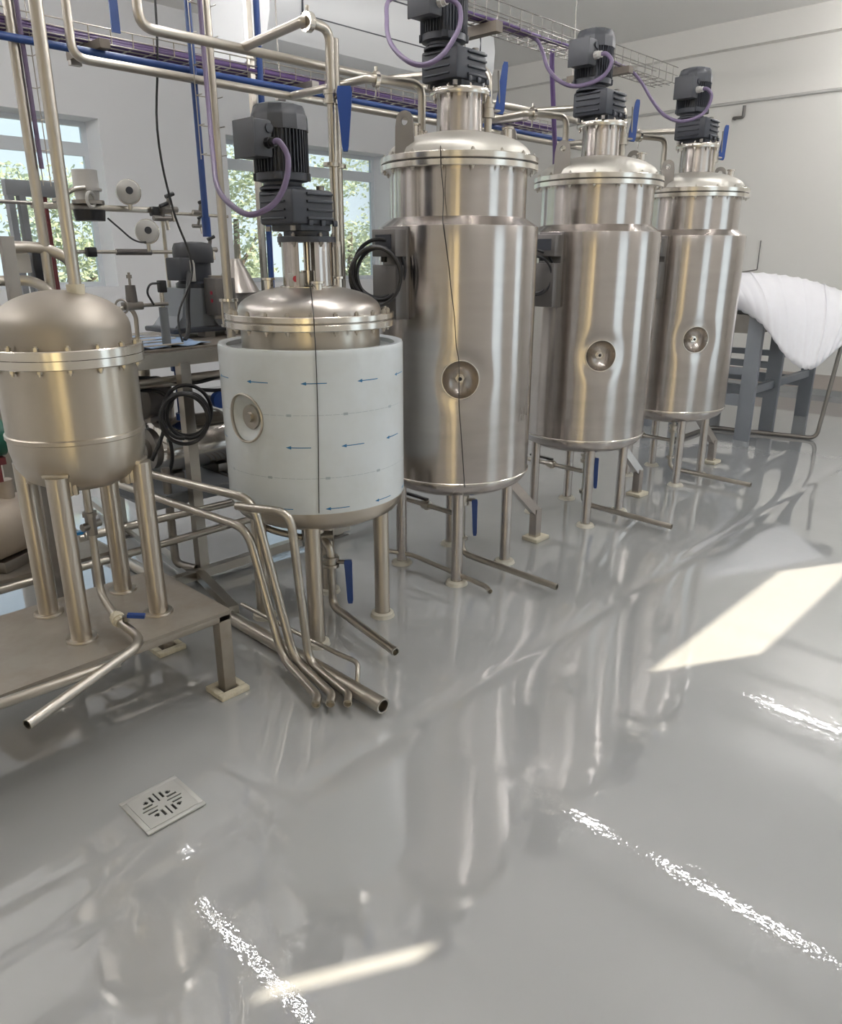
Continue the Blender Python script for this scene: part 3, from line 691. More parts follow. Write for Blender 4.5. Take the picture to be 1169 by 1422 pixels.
    sb = G().box((cx-0.075, cy-0.02, 1.512), (0.05, 0.06, 0.05), 0.78, 0.003).put('seal_pot', 'pale_plastic', t)
    G().cyl((cx-0.094, cy-0.0405, 1.515), (cx-0.0955, cy-0.042, 1.515), 0.012, n=12).put('red_label', 'red_mark', sb)
    G().lathe([(0.06, 1.652), (0.116, 1.652), (0.116, 1.672), (0.09, 1.675), (0.09, 1.692), (0, 1.692)], c, 48).put('lantern_flange', 'motor_paint', t)
    bolt_ring(t, c, 0.104, 6, 1.652, 1.672, 0.009, 0.4, 'dark_steel')
    # nozzles
    for dx, dy, z, h in ((-0.115, 0.115, 1.44, 0.075), (0.19, 0.04, 1.43, 0.085), (0.235, 0.165, 1.40, 0.08), (-0.055, -0.125, 1.45, 0.055)):
        G().lathe([(0.019, z), (0.019, z+h-0.008), (0.027, z+h-0.006), (0.027, z+h+0.002), (0.016, z+h+0.002), (0.016, z+h-0.01), (0, z+h-0.01)], (cx+dx, cy+dy, 0), 24).put('nozzle', 'flange_steel', t)
    # standing feed pipe with valve, lever hanging down
    vx, vy = cx+0.255, cy+0.12
    G().tube([(vx, vy, 1.41), (vx, vy, 2.46), (vx-0.11, vy-0.01, 2.46)], 0.019, fillet=0.055).put('feed_pipe', 'pipe_steel', t)
    G().cyl((vx, vy, 1.41), (vx, vy, 1.64), 0.024, 0.024).cyl((vx, vy, 1.64), (vx, vy, 1.66), 0.024, 0.019).put('feed_sleeve', 'pipe_steel', t)
    q = Vector((vx-0.115, vy-0.01, 2.46))
    cl_ = G().cyl(q-Vector((0.012, 0, 0)), q+Vector((0.012, 0, 0)), 0.036, n=20).put('clamp', 'flange_steel', t)
    G().cyl(q+Vector((0, 0, 0.03)), q+Vector((0, 0, 0.055)), 0.008, n=6).put('clamp_nut', 'pipe_steel', cl_)
    G().tube([q-Vector((0.01, 0, 0)), q+Vector((-0.02, 0.01, 0)), (vx-0.10, 3.12, 2.45)], 0.019, fillet=0.03).put('feed_arm', 'pipe_steel', t)
    vb = G().cyl((vx, vy, 2.19), (vx, vy, 2.205), 0.034).cyl((vx, vy, 2.205), (vx, vy, 2.225), 0.028).cyl((vx, vy, 2.225), (vx, vy, 2.24), 0.034).put('valve', 'pipe_steel', t)
    g = G(); lever(g, (vx+0.005, vy-0.075, 2.225), (vx-0.015, vy-0.095, 2.005), 0.062, 0.026, 0.016, TOCAM).put('valve_lever', 'blue_plastic', vb)
    G().cyl((vx, vy, 2.215), (vx+0.005, vy-0.075, 2.215), 0.010, n=8).put('stem', 'dark_steel', vb)
    G().cyl((vx-0.012, vy, 1.955), (vx-0.012, vy, 1.97), 0.034).cyl((vx+0.055, vy+0.03, 1.955), (vx+0.055, vy+0.03, 1.97), 0.03).put('pipe_clip', 'pipe_steel', t)
    G().tube([(vx+0.055, vy+0.035, 1.41), (vx+0.055, vy+0.035, 2.44)], 0.017).put('vent_pipe', 'pipe_steel', t)
    # legs
    for sx_, sy_ in ((-1, -1), (1, -1), (1, 1), (-1, 1)):
        lx, ly = cx+0.195*sx_, cy+0.195*sy_
        lg = G().cyl((lx, ly, 0), (lx, ly, 0.58), 0.034, n=24).put('leg', 'old_steel', t)
        G().box((lx, ly, 0.582), (0.085, 0.075, 0.02), rad(45), 0.004).put('leg_plate', 'old_steel', lg)
        G().lathe([(0.036, 0.024), (0.052, 0.018), (0.054, 0.008), (0.057, 0.0)], (lx, ly, 0), 20).put('foot_seal', 'sealant', lg)
    ex, ey = cx+0.0, cy-0.07
    G().tube([(cx, cy, 0.50), (cx, cy, 0.40), (ex, ey, 0.36), (ex, ey, 0.075), (1.915, 1.98, 0.062)], 0.0185, fillet=0.05, hollow=0.03).put('drain_pipe', 'pipe_steel', t)
    vb = G().cyl((ex, ey, 0.27), (ex, ey, 0.285), 0.036).cyl((ex, ey, 0.285), (ex, ey, 0.305), 0.028).cyl((ex, ey, 0.305), (ex, ey, 0.32), 0.036).put('drain_valve', 'pipe_steel', t)
    g = G(); lever(g, (ex+0.045, ey-0.065, 0.295), (ex+0.035, ey-0.085, 0.105), 0.036, 0.026, 0.016, TOCAM).put('drain_lever', 'blue_plastic', vb)
    G().cyl((ex, ey, 0.295), (ex+0.045, ey-0.06, 0.295), 0.010, n=8).put('stem', 'dark_steel', vb)
    g = G(); g.cyl((ex-0.07, ey+0.11, 0.40), (ex-0.02, ey+0.08, 0.40), 0.04, n=16).cyl((ex-0.02, ey+0.08, 0.40), (ex+0.04, ey+0.03, 0.40), 0.024, n=14).cyl((ex-0.03, ey+0.09, 0.38), (ex-0.03, ey+0.09, 0.46), 0.014, n=8)
    g.put('pressure_valve', 'dark_steel', t)
    G().tube([(ex-0.07, ey+0.11, 0.40), (ex-0.16, ey+0.22, 0.43), (ex-0.16, ey+0.36, 0.45)], 0.015).put('pressure_pipe', 'pipe_steel', t)
    return t
film_tank()
tw, gl_w = gear_motor('gear_motor', (WXc, WYc), 1.692, 'dark grey geared motor on the white film-wrapped tank')

# ------------------------------------------------------------------ the small dished vessel on its table at the left
LVX, LVY, TZ = 1.02, 2.61, 0.345
def small_vessel():
    cx, cy = LVX, LVY; c = (cx, cy, 0)
    t = thing('dished_vessel', 'dull steel dome-topped vessel on four legs standing on the low table', 'tank', (cx, cy, TZ))
    G().lathe([(0.218, 1.035), (0.218, 1.272)], c, 96).put('shell', 'old_steel', t)
    G().lathe([(0.2175, 1.026), (0.223, 1.030), (0.223, 1.042), (0.2175, 1.046)], c, 96).put('weld_bead', 'old_steel', t)
    G().lathe([(0.218, 1.035), (0.217, 0.99), (0.205, 0.93), (0.175, 0.885), (0.12, 0.855), (0.06, 0.842), (0, 0.84)], c, 96).put('bottom_head', 'old_steel', t)
    G().lathe([(0.2, 1.268), (0.243, 1.268), (0.246, 1.271), (0.246, 1.296), (0.2, 1.296)], c, 96).put('lower_flange', 'flange_steel', t)
    G().lathe([(0.2, 1.298), (0.246, 1.298), (0.246, 1.324), (0.243, 1.327), (0.2, 1.327)], c, 96).put('upper_flange', 'flange_steel', t)
    bolt_ring(t, c, 0.229, 16, 1.268, 1.327, 0.009, 0.05, 'pipe_steel')
    pr = [(0.213, 1.325), (0.213, 1.375)] + [(0.213*cos(k*pi/2/14), 1.375+0.122*sin(k*pi/2/14)) for k in range(1, 14)] + [(0, 1.497)]
    G().lathe(pr, c, 96).put('dome', 'dull_dome', t)
    nx, ny = cx+0.038, cy-0.06
    G().lathe([(0.024, 1.455), (0.024, 1.478), (0.026, 1.480), (0.028, 1.505), (0.028, 1.515), (0.018, 1.515)], (nx, ny, 0), 20).put('top_union', 'mortar', t)
    G().tube([(nx, ny, 1.50), (nx, ny, 2.75)], 0.0195).put('vent_pipe', 'pipe_steel', t)
    for sx_, sy_ in ((-1, -1), (1, -1), (1, 1), (-1, 1)):
        lx, ly = cx+0.143*sx_, cy+0.143*sy_
        top = 0.925
        lg = G().cyl((lx, ly, TZ+0.006), (lx, ly, top), 0.034, n=24).put('leg', 'old_steel', t)
        G().lathe([(0, TZ+0.008), (0.050, TZ+0.008), (0.052, TZ+0.005), (0.052, TZ), (0, TZ)], (lx, ly, 0), 28).put('foot_disc', 'old_steel', lg)
        a = math.atan2(sy_, sx_)
        G().box((lx-0.018*sx_, ly-0.018*sy_, top+0.004), (0.075, 0.085, 0.012), a, 0.003).box((lx-0.026*sx_, ly-0.026*sy_, top-0.02), (0.016, 0.095, 0.10), a, 0.003).box((lx-0.03*sx_, ly-0.03*sy_, top-0.035), (0.05, 0.07, 0.07), a, 0.003).put('leg_bracket', 'old_steel', lg)
    # outlet: drop pipe, ball valve, elbow, union, tail pipe
    G().lathe([(0, 0.83), (0.02, 0.83), (0.02, 0.846), (0, 0.848)], c, 16).put('outlet_weld', 'flange_steel', t)
    G().tube([(cx, cy, 0.84), (cx, cy, 0.66), (cx-0.01, cy-0.02, 0.43), (cx-0.03, cy-0.17, 0.40)], 0.0135, fillet=0.05).put('drop_pipe', 'pipe_steel', t)
    vb = G().cyl((cx, cy, 0.655), (cx, cy, 0.735), 0.020, n=8).cyl((cx-0.036, cy-0.01, 0.69), (cx+0.036, cy+0.01, 0.69), 0.014, n=10).cyl((cx, cy, 0.725), (cx, cy, 0.74), 0.026, n=8).put('ball_valve', 'dark_steel', t)
    G().bar((cx-0.02, cy+0.02, 0.665), (cx-0.075, cy+0.07, 0.65), 0.026, 0.01).put('valve_lever', 'sky_blue', vb)
    ux_, uy_ = cx-0.03, cy-0.17
    G().cyl((ux_, uy_, 0.40), (ux_-0.005, uy_-0.055, 0.395), 0.021, n=8).cyl((ux_-0.001, uy_-0.015, 0.399), (ux_-0.004, uy_-0.04, 0.397), 0.025, n=12).put('union', 'mortar', t)
    G().tube([(ux_-0.005, uy_-0.055, 0.395), (ux_-0.005, uy_-0.22, 0.385), (0.54, 2.03, 0.37)], 0.0155, fillet=0.07, hollow=0.03).put('tail_pipe', 'pipe_steel', t)
    v2 = G().cyl((ux_, uy_-0.085, 0.41), (ux_, uy_-0.085, 0.43), 0.012, n=8).put('outlet_stem', 'dark_steel', t)
    G().bar((ux_+0.005, uy_-0.09, 0.432), (ux_+0.05, uy_-0.125, 0.425), 0.020, 0.012).put('outlet_lever', 'blue_plastic', v2)
    return t
small_vessel()
tag(G().tube([(-0.6, 2.27, 0.362), (0.88, 2.19, 0.362)], 0.0165, hollow=0.03).put('loose_pipe', 'pipe_steel', at=(0.3, 2.2, TZ)), 'straight open-ended pipe lying across the low table edge', 'pipe')
def low_table():
    t = thing('low_table', 'low steel plate table carrying the dome-topped vessel', 'table', (0.6, 2.65, 0))
    G().box((0.33, 2.575, TZ-0.006), (2.06, 0.57, 0.012)).put('top_plate', 'plate_steel', t)
    for y in (2.315, 2.835): G().box((0.33, y, TZ-0.025), (2.06, 0.05, 0.026), bevel=0.004).put('rail', 'plate_steel', t)
    for x in (-0.67, 1.335): G().box((x, 2.575, TZ-0.025), (0.05, 0.47, 0.026), bevel=0.004).put('cross_rail', 'plate_steel', t)
    for x in (-0.67, 1.33):
        for y in (2.315, 2.79):
            lg = G().box((x, y, 0.166), (0.05, 0.05, 0.332), bevel=0.003).put('leg', 'plate_steel', t)
            g = G()
            for dx, dy, sx_, sy_ in ((0, -0.045, 0.125, 0.03), (0, 0.045, 0.125, 0.03), (-0.048, 0, 0.03, 0.06), (0.048, 0, 0.03, 0.06)):
                g.box((x+dx, y+dy, 0.011), (sx_, sy_, 0.022), bevel=0.005)
            g.put('mortar_collar', 'mortar', lg)
    return t
low_table()

# ------------------------------------------------------------------ overhead services
def pipe(name, pts, r, m, label, cat='pipe', fillet=0.06, group=None, hollow=None, n=14, at=None):
    o = G().tube(pts, r, n=n, fillet=fillet, hollow=hollow).put(name, m, at=at or pts[0]); return tag(o, label, cat, group)
pipe('header_pipe', [(1.68, 3.12, CZ), (1.68, 3.12, 2.44), (5.15, 3.12, 2.45)], 0.0195, 'pipe_steel', 'upper steel header pipe coming down and running along behind the tank motors')
pipe('header_pipe', [(1.56, 3.47, CZ), (1.56, 3.47, 2.37), (5.35, 3.47, 2.37)], 0.0185, 'pipe_steel', 'lower steel header pipe running under the blue pipe behind the tanks')
pipe('blue_pipe', [(0.2, 3.56, 2.423), (5.4, 3.56, 2.423)], 0.0155, 'blue_pipe', 'level blue pipe running under the purple cable tray')
o = G().tube([(2.13, 3.5, CZ), (2.13, 3.5, 1.70)], 0.0155).cyl((2.13, 3.5, 1.78), (2.13, 3.5, 1.69), 0.021, n=16).put('blue_drop_pipe', 'blue_pipe', at=(2.13, 3.5, 1.69))
tag(o, 'blue drop pipe with open lower end hanging before the wall between the windows', 'pipe')
pipe('blue_drop_pipe', [(2.585, 3.6, CZ), (2.565, 3.6, 1.20)], 0.016, 'blue_pipe', 'blue standing pipe behind the motor of the white tank')
o = G().box((2.535, 3.62, (CZ+1.2)/2), (0.028, 0.028, CZ-1.2)).put('steel_channel', 'pipe_steel', at=(2.535, 3.62, 1.2)); tag(o, 'narrow grey channel beside the blue pipe behind the white tank motor', 'channel')
o = G().bar((1.775, 3.5, 2.50), (1.775, 3.5, CZ), 0.038, 0.008, (0, 1, 0)).put('blue_hanger', 'blue_pipe', at=(1.775, 3.5, 2.5)); tag(o, 'flat blue hanger strap holding the left tray bracket', 'strap')
sp_ = thing('standing_pipe', 'steel standing pipe left of the white tank motor, beside the purple cable', 'pipe', (2.118, 3.335, 1.18))
G().tube([(2.118, 3.335, 1.40), (2.118, 3.335, CZ)], 0.021).put('riser', 'pipe_steel', sp_)
G().cyl((2.118, 3.335, 1.18), (2.118, 3.335, 1.27), 0.022).cyl((2.118, 3.335, 1.18), (2.118, 3.335, 1.19), 0.045).put('foot', 'pipe_steel', sp_)
for zf in (1.27, 1.39): G().cyl((2.118, 3.335, zf), (2.118, 3.335, zf+0.014), 0.046, n=24).put('flange', 'flange_steel', sp_)
G().cyl((2.118, 3.335, 1.284), (2.118, 3.335, 1.39), 0.028, n=20).put('sight_glass', 'pale_plastic', sp_)
for k in range(6): G().cyl((2.118+0.039*cos(k*pi/3), 3.335+0.039*sin(k*pi/3), 1.27), (2.118+0.039*cos(k*pi/3), 3.335+0.039*sin(k*pi/3), 1.404), 0.0045, n=6).put('tie_rod', 'pipe_steel', sp_)
pipe('standing_pipe', [(1.385, 3.6, CZ), (1.385, 3.6, 1.12)], 0.0215, 'pipe_steel', 'leftmost steel standing pipe crossing the left window')

def wire_tray(name, x0, x1, y0, y1, z, h, label, step=0.1, m='pipe_steel'):
    t = thing(name, label, 'cable tray', (x0, (y0+y1)/2, z))
    g = G(); r = 0.0028
    for y, zz in ((y0, z+h), (y0, z+h*0.5), (y0, z), (y0*0.67+y1*0.33, z), (y0*0.33+y1*0.67, z), (y1, z), (y1, z+h*0.5), (y1, z+h)):
        G().cyl((x0, y, zz), (x1, y, zz), r, n=6).put('long_wire', m, t)
    first = None; x = x0
    while x <= x1:
        if first is None:
            g = G(); g.tube([(x0, y0, z+h), (x0, y0, z), (x0, y1, z), (x0, y1, z+h)], r, n=5, fillet=0.01, seg=2)
            first = g.put('cross_wire', m, t, at=(x0, y0, z)); first.location = Vector((x0, y0, z))-Vector(t.location)
        else: share(first, t, Vector((x, y0, z))-Vector(t.location))
        x += step
    return t
wire_tray('cable_tray', 0.3, 5.2, 3.60, 3.78, 2.475, 0.06, 'wire cable tray full of purple cables running above the blue pipe', 0.1)
wire_tray('cable_tray', 3.25, 5.72, 2.93, 3.10, 2.775, 0.105, 'higher wire cable tray over the tall tanks, ending by the farthest motor', 0.1, 'dark_steel')
ORD = ('first', 'second', 'third', 'fourth', 'fifth', 'sixth', 'seventh', 'eighth', 'ninth')
rng = random.Random(3)
for i in range(9):
    y = 3.615+0.018*i; zz = 2.483+0.016*(i % 3)
    P = [(0.3+0.7*k, y+rng.uniform(-.006, .006), zz+rng.uniform(-.004, .006)) for k in range(8)]
    o = cable(P, 0.0095, 8, 3).put('purple_cable', 'purple_cable', at=P[0])
    tag(o, '%s purple cable from the front in the lower wire tray' % ORD[i], 'cable', 'purple cables in the lower tray')
for i in range(4):
    y = 2.945+0.024*i; zz = 2.788
    xe = 4.9 if i < 2 else 3.98
    P = [(3.2+(xe-3.2)*k/6, y+rng.uniform(-.008, .008), zz+rng.uniform(-.002, .008)) for k in range(7)]
    o = cable(P, 0.0105, 8, 3).put('purple_cable', 'purple_cable', at=P[0])
    tag(o, '%s purple cable from the front in the higher wire tray over the tanks' % ORD[i], 'cable', 'purple cables in the higher tray')
def bracket(x, ya, yb, z, m, label, w_=0.045, h_=0.035):
    t = thing('tray_bracket', label, 'bracket', (x, yb, z))
    G().bar((x, ya, z-h_/2), (x, yb, z-h_/2), w_, h_).put('arm', m, t)
    for y in (yb-0.03,): G().cyl((x, y, z-h_), (x, y, CZ), 0.004, n=8).put('threaded_rod', 'dark_steel', t)
    G().box((x, yb-0.03, z-h_-0.012), (w_*1.1, 0.03, 0.02)).put('nut_plate', 'dark_steel', t)
bracket(1.72, 3.50, 3.84, 2.47, 'brown_wood', 'brown bracket under the lower cable tray above the left window')
bracket(2.85, 3.50, 3.84, 2.47, 'dark_steel', 'dark bracket under the lower cable tray right of the white tank motor')
bracket(4.40, 3.28, 3.84, 2.47, 'dark_steel', 'tray bracket with threaded rod between the first two tall tanks')
bracket(3.60, 2.88, 3.36, 2.772, 'brown_wood', 'brown bracket under the higher tray right of the cut-off motor', 0.055, 0.05)
bracket(4.98, 2.88, 3.36, 2.772, 'brown_wood', 'brown bracket under the higher tray between the two farthest motors', 0.055, 0.04)

# purple motor cables
def motor_cable(gl, rest, label, r=0.0105):
    P = [gl, (gl[0]+0.002, gl[1]-0.03, gl[2]-0.004)] + rest
    return tag(cable(P, r, 10, 6).put('motor_cable', 'purple_light', at=gl), label, 'cable')
motor_cable(gl_w, [(1.818, 2.405, 1.935), (1.795, 2.395, 1.85), (1.750, 2.412, 1.778), (1.687, 2.460, 1.741), (1.679, 2.558, 1.769), (1.714, 2.710, 1.842), (1.848, 2.941, 1.985), (2.016, 3.213, 2.266), (2.066, 3.296, 2.55), (2.070, 3.30, 3.2), (2.070, 3.30, CZ)],
            'purple cable looping from the white tank motor up along the standing pipe')
motor_cable(glands[0], [(2.735, 2.40, 2.57), (2.715, 2.388, 2.492), (2.645, 2.410, 2.393), (2.583, 2.454, 2.351), (2.543, 2.52, 2.37), (2.605, 2.68, 2.47), (2.729, 2.83, 2.60), (2.9, 2.97, 2.75), (3.2, 2.99, 2.80)],
            'purple cable looping below the motor of the nearest tall tank')
motor_cable(glands[1], [(3.945, 2.40, 2.56), (3.90, 2.43, 2.486), (3.80, 2.51, 2.445), (3.745, 2.584, 2.472), (3.80, 2.70, 2.556), (3.92, 2.82, 2.66), (4.0, 2.92, 2.752), (3.98, 2.97, 2.786)],
            'purple cable looping below the motor of the middle tall tank')
motor_cable(glands[2], [(5.165, 2.40, 2.555), (5.11, 2.42, 2.456), (5.0, 2.50, 2.41), (4.945, 2.594, 2.447), (5.0, 2.72, 2.553), (5.06, 2.84, 2.68), (5.04, 2.92, 2.76), (4.90, 2.96, 2.788)],
            'purple cable looping below the motor of the farthest tall tank')
def ladder_tray(x0, x1, y, z0, z1, label):
    t = thing('vertical_tray', label, 'cable tray', (x0, y, z0)); n = int((z1-z0)/0.12)
    for x in (x0, (x0+x1)/2, x1): G().cyl((x, y, z0), (x, y, z1), 0.0022, n=6).put('long_wire', 'pipe_steel', t)
    first = None
    for k in range(n):
        z = z0+0.02+0.12*k
        if first is None:
            first = G().tube([(x0, y-0.05, z), (x0, y, z), (x1, y, z), (x1, y-0.05, z)], 0.0022, n=5, fillet=0.006, seg=2).put('cross_wire', 'pipe_steel', t, at=(x0, y, z)); first.location = Vector((x0, y, z))-Vector(t.location)
        else: share(first, t, Vector((x0, y, z))-Vector(t.location))
ladder_tray(2.045, 2.15, 3.355, 2.02, CZ, 'vertical wire tray behind the standing pipe and purple cable')
ladder_tray(1.41, 1.475, 3.66, 1.89, CZ, 'vertical wire tray between the two pipes crossing the left window')
tag(cable([(1.405, 3.575, CZ), (1.405, 3.575, 3.0), (1.41, 3.575, 2.3), (1.412, 3.575, 1.95)], 0.010, 8, 4).put('purple_cable', 'purple_light', at=(1.405, 3.575, 1.95)), 'purple cable running down beside the leftmost standing pipe', 'cable')
tag(cable([(4.36, 3.07, 2.795), (4.37, 3.075, 2.70), (4.42, 3.08, 2.45), (4.46, 3.08, 2.2), (4.47, 3.08, 1.9)], 0.015, 10, 4).put('purple_cable', 'purple_cable', at=(4.36, 3.07, 1.9)), 'thick purple cable bundle hanging between the first two tall tanks', 'cable')
tag(cable([(2.03, 3.6, CZ), (2.03, 3.6, 2.72), (1.975, 3.6, 2.16), (2.015, 3.6, 1.82), (2.079, 3.6, 1.62), (2.07, 3.58, 1.50), (1.96, 3.55, 1.32), (1.945, 3.5, 1.178)], 0.0055, 8, 6).put('hanging_hose', 'black_rubber', at=(1.945, 3.5, 1.178)), 'thin dark hose hanging before the wall down to the grey mixer', 'hose')

# air conditioner hanging from the ceiling
def air_conditioner():
    t = thing('air_conditioner', 'long white ceiling air conditioner behind the tank pipes', 'air conditioner', (4.6, 5.0, 2.92))
    prof = [(4.62, 3.36), (4.60, 3.24), (4.61, 3.10), (4.66, 2.96), (4.76, 2.88), (4.92, 2.85), (5.45, 2.85), (5.45, 3.42), (4.66, 3.42)]
    G().prism([(y, z) for y, z in prof], (4.55, 0, 0), (0, 1, 0), (0, 0, 1), 2.3).put('casing', 'ac_white', t, smooth=30)
    G().prism([(4.615, 3.37), (4.592, 3.26), (4.614, 3.13), (4.62, 3.13), (4.60, 3.26), (4.622, 3.37)], (4.60, 0, 0), (0, 1, 0), (0, 0, 1), 1.9).put('front_flap', 'ac_white', t, smooth=30)
    for z0, y0 in ((3.375, 4.617), (3.125, 4.612)): G().box((4.60, y0, z0), (1.9, 0.012, 0.008)).put('seam', 'motor_paint', t)
    for x in (3.66, 5.5): G().box((x, 4.605, 3.25), (0.006, 0.03, 0.25)).put('seam', 'motor_paint', t)
    for k in range(5): G().box((4.6, 5.05+0.06*k, 2.847), (1.8, 0.02, 0.008)).put('inlet_slat', 'grey_paint', t)
    for x in (3.6, 5.5):
        for y in (4.8, 5.35): G().cyl((x, y, 3.42), (x, y, CZ), 0.006, n=8).put('hanger_rod', 'dark_steel', t)
air_conditioner()

# ------------------------------------------------------------------ loops of cable, thin cords
def coil(name, c, axis, R, r, n, label, m='black_rubber', tail=None, sc=1.1):
    u, v = frame_of(axis); ax = Vector(axis).normalized(); rg = random.Random(len(label)); P = []
    for k in range(n*16+1):
        a = 2*pi*k/16; rr = R*(1+0.10*sin(a*0.37+1)-0.05*(k//16)/n); off = -0.028+0.056*k/(n*16)
        P.append(Vector(c)+(u*cos(a+1.5)+v*sin(a+1.5)*sc)*rr+ax*off+Vector((0.012*sin(a*0.21), 0, 0.014*cos(a*0.17))))
    if tail: P += [Vector(p) for p in tail]
    return tag(cable(P, r, 8, 3).put(name, m, at=c), label, 'cable')
coil('cable_coil', (2.405, 2.575, 1.53), (-0.72, -0.69, 0), 0.108, 0.0085, 4, 'coil of black cable hanging on the junction box of the nearest tall tank')
coil('cable_coil', (3.62, 2.60, 1.50), (-0.72, -0.69, 0), 0.10, 0.007, 3, 'coil of black cable on the junction box of the middle tall tank')
coil('cable_coil', (1.79, 3.265, 0.885), (-0.5, -0.86, 0), 0.105, 0.009, 4, 'coil of black cable hanging on the skid post between vessel and white tank')
def on_tank(c, R, lst): return [Vector((c[0]+R*cos(rad(a)), c[1]+R*sin(rad(a)), z)) for a, z in lst]
P = [Vector((2.91-0.345*cos(rad(29)), 2.545-0.345*sin(rad(29)), 2.03))]
P = on_tank((2.91, TANK_Y), 0.371, [(-151, 2.04), (-151, 1.99), (-150.5, 1.95)])
P += on_tank((2.91, TANK_Y), 0.335, [(-150, 1.85)]) + on_tank((2.91, TANK_Y), 0.384, [(-148.6, 1.74), (-146.2, 1.631), (-144, 1.53), (-143, 1.466), (-140.4, 1.343), (-138.9, 1.216), (-136.9, 1.14), (-136.4, 0.954), (-134.6, 0.818), (-132.9, 0.678), (-131.3, 0.549)])
tag(cable(P, 0.0019, 6, 5).put('hanging_string', 'black_rubber', at=P[-1]), 'thin dark cord hanging down the front of the nearest tall tank', 'cord')
P = [Vector((1.935, 2.46, 1.50))] + on_tank((WXc, WYc), 0.2, [(-126, 1.47)]) + on_tank((WXc, WYc), 0.346, [(-126, 1.392), (-126, 1.33)]) + on_tank((WXc, WYc), 0.383, [(-126, 1.27), (-126.2, 1.1), (-126.6, 0.96), (-127.4, 0.8), (-128.2, 0.638)])
tag(cable(P, 0.0017, 6, 5).put('hanging_string', 'black_rubber', at=P[-1]), 'thin dark cord hanging down the front of the white film-wrapped tank', 'cord')

# ------------------------------------------------------------------ pipes on the floor in front
pipe('bent_pipe', [(1.38, 4.3, 0.712), (1.459, 2.976, 0.712), (1.555, 2.39, 0.712), (1.602, 2.25, 0.055), (1.545, 1.94, 0.045), (1.505, 1.905, 0.042)], 0.0175, 'pipe_steel', 'upper of the bent steel pipes dropping to the floor in front of the white tank', fillet=0.085, hollow=0.02)
pipe('bent_pipe', [(1.43, 4.3, 0.575), (1.511, 3.105, 0.575), (1.56, 2.45, 0.575), (1.572, 2.285, 0.055), (1.50, 1.97, 0.045), (1.465, 1.94, 0.042)], 0.0175, 'pipe_steel', 'lower left of the bent steel pipes dropping to the floor by the low table', fillet=0.085, hollow=0.02)
pipe('bent_pipe', [(1.528, 2.46, 0.675), (1.545, 2.32, 0.69), (1.578, 2.185, 0.70), (1.628, 2.185, 0.055), (1.59, 1.90, 0.045), (1.55, 1.86, 0.042)], 0.0165, 'pipe_steel', 'rightmost bent steel pipe dropping to the floor before the white tank leg', fillet=0.07, hollow=0.02)
pipe('floor_pipe', [(1.62, 4.6, 0.032), (1.655, 2.735, 0.032), (1.640, 1.765, 0.032)], 0.030, 'pipe_steel', 'thick straight steel pipe lying on the floor with open front end', hollow=0.05, fillet=0.02)
pipe('thin_pipe', [(1.69, 2.75, 0.10), (1.705, 2.1, 0.095), (1.715, 1.985, 0.095), (1.675, 1.945, 0.075), (1.665, 1.935, 0.03)], 0.0095, 'pipe_steel', 'thin bent steel pipe above the thick floor pipe', fillet=0.03)
pipe('thin_pipe', [(2.585, 2.83, 0.56), (2.60, 2.83, 0.09), (2.745, 2.70, 0.05), (2.725, 2.16, 0.035), (2.70, 2.115, 0.03)], 0.0125, 'pipe_steel', 'thin steel pipe crossing behind the front leg of the nearest tall tank', fillet=0.05, hollow=0.02)

# floor drain
def drain():
    t = thing('floor_drain', 'square slotted steel floor drain grate set in the grey floor', 'drain', (0.836, 1.908, 0))
    g = G(); cx, cy = 0.836, 1.908
    for dx, dy, sx_, sy_ in ((0, 0.087, 0.19, 0.016), (0, -0.087, 0.19, 0.016), (0.087, 0, 0.016, 0.158), (-0.087, 0, 0.016, 0.158)): g.box((cx+dx, cy+dy, 0.002), (sx_, sy_, 0.006), bevel=0.0015)
    g.put('frame', 'grate_metal', t)
    G().box((cx, cy, 0.0012), (0.158, 0.158, 0.002)).put('pit_shade', 'hole_shade', t)  # shallow dark sheet painted as the shade below the slots
    # slots: four fans of five, as cells left out of a fine plate
    N_ = 60; s_ = 0.158; slot = set()
    for q, (ox, oy, hor) in enumerate(((-1, 0, True), (1, 0, True), (0, -1, False), (0, 1, False))):
        for k in range(-2, 3):
            ln = (0.048, 0.034, 0.016)[abs(k)]; st = 0.020+abs(k)*0.010
            for i in range(N_):
                for j in range(N_):
                    x = (i+.5)/N_*s_-s_/2; y = (j+.5)/N_*s_-s_/2
                    if hor: a, b_ = x*ox, y
                    else: a, b_ = y*oy, x
                    if st*0.75 < a < st*0.75+ln and abs(b_-k*0.0175) < 0.0036: slot.add((i, j))
    g = G(); vs = {}
    def V_(i, j, z):
        if (i, j, z) not in vs: vs[(i, j, z)] = g.bm.verts.new((cx+i/N_*s_-s_/2, cy+j/N_*s_-s_/2, (0.0022, 0.0055)[z]))
        return vs[(i, j, z)]
    for i in range(N_):
        for j in range(N_):
            if (i, j) in slot: continue
            g.bm.faces.new((V_(i, j, 1), V_(i+1, j, 1), V_(i+1, j+1, 1), V_(i, j+1, 1)))
            for di, dj, e in ((1, 0, ((i+1, j), (i+1, j+1))), (-1, 0, ((i, j), (i, j+1))), (0, 1, ((i, j+1), (i+1, j+1))), (0, -1, ((i, j), (i+1, j)))):
                if (i+di, j+dj) in slot or not (0 <= i+di < N_ and 0 <= j+dj < N_):
                    g.bm.faces.new((V_(*e[0], 0), V_(*e[1], 0), V_(*e[1], 1), V_(*e[0], 1)))
    g.put('grate', 'grate_metal', t, smooth=0)
drain()
bpy.data.objects['floor_drain'].location.z = -0.006

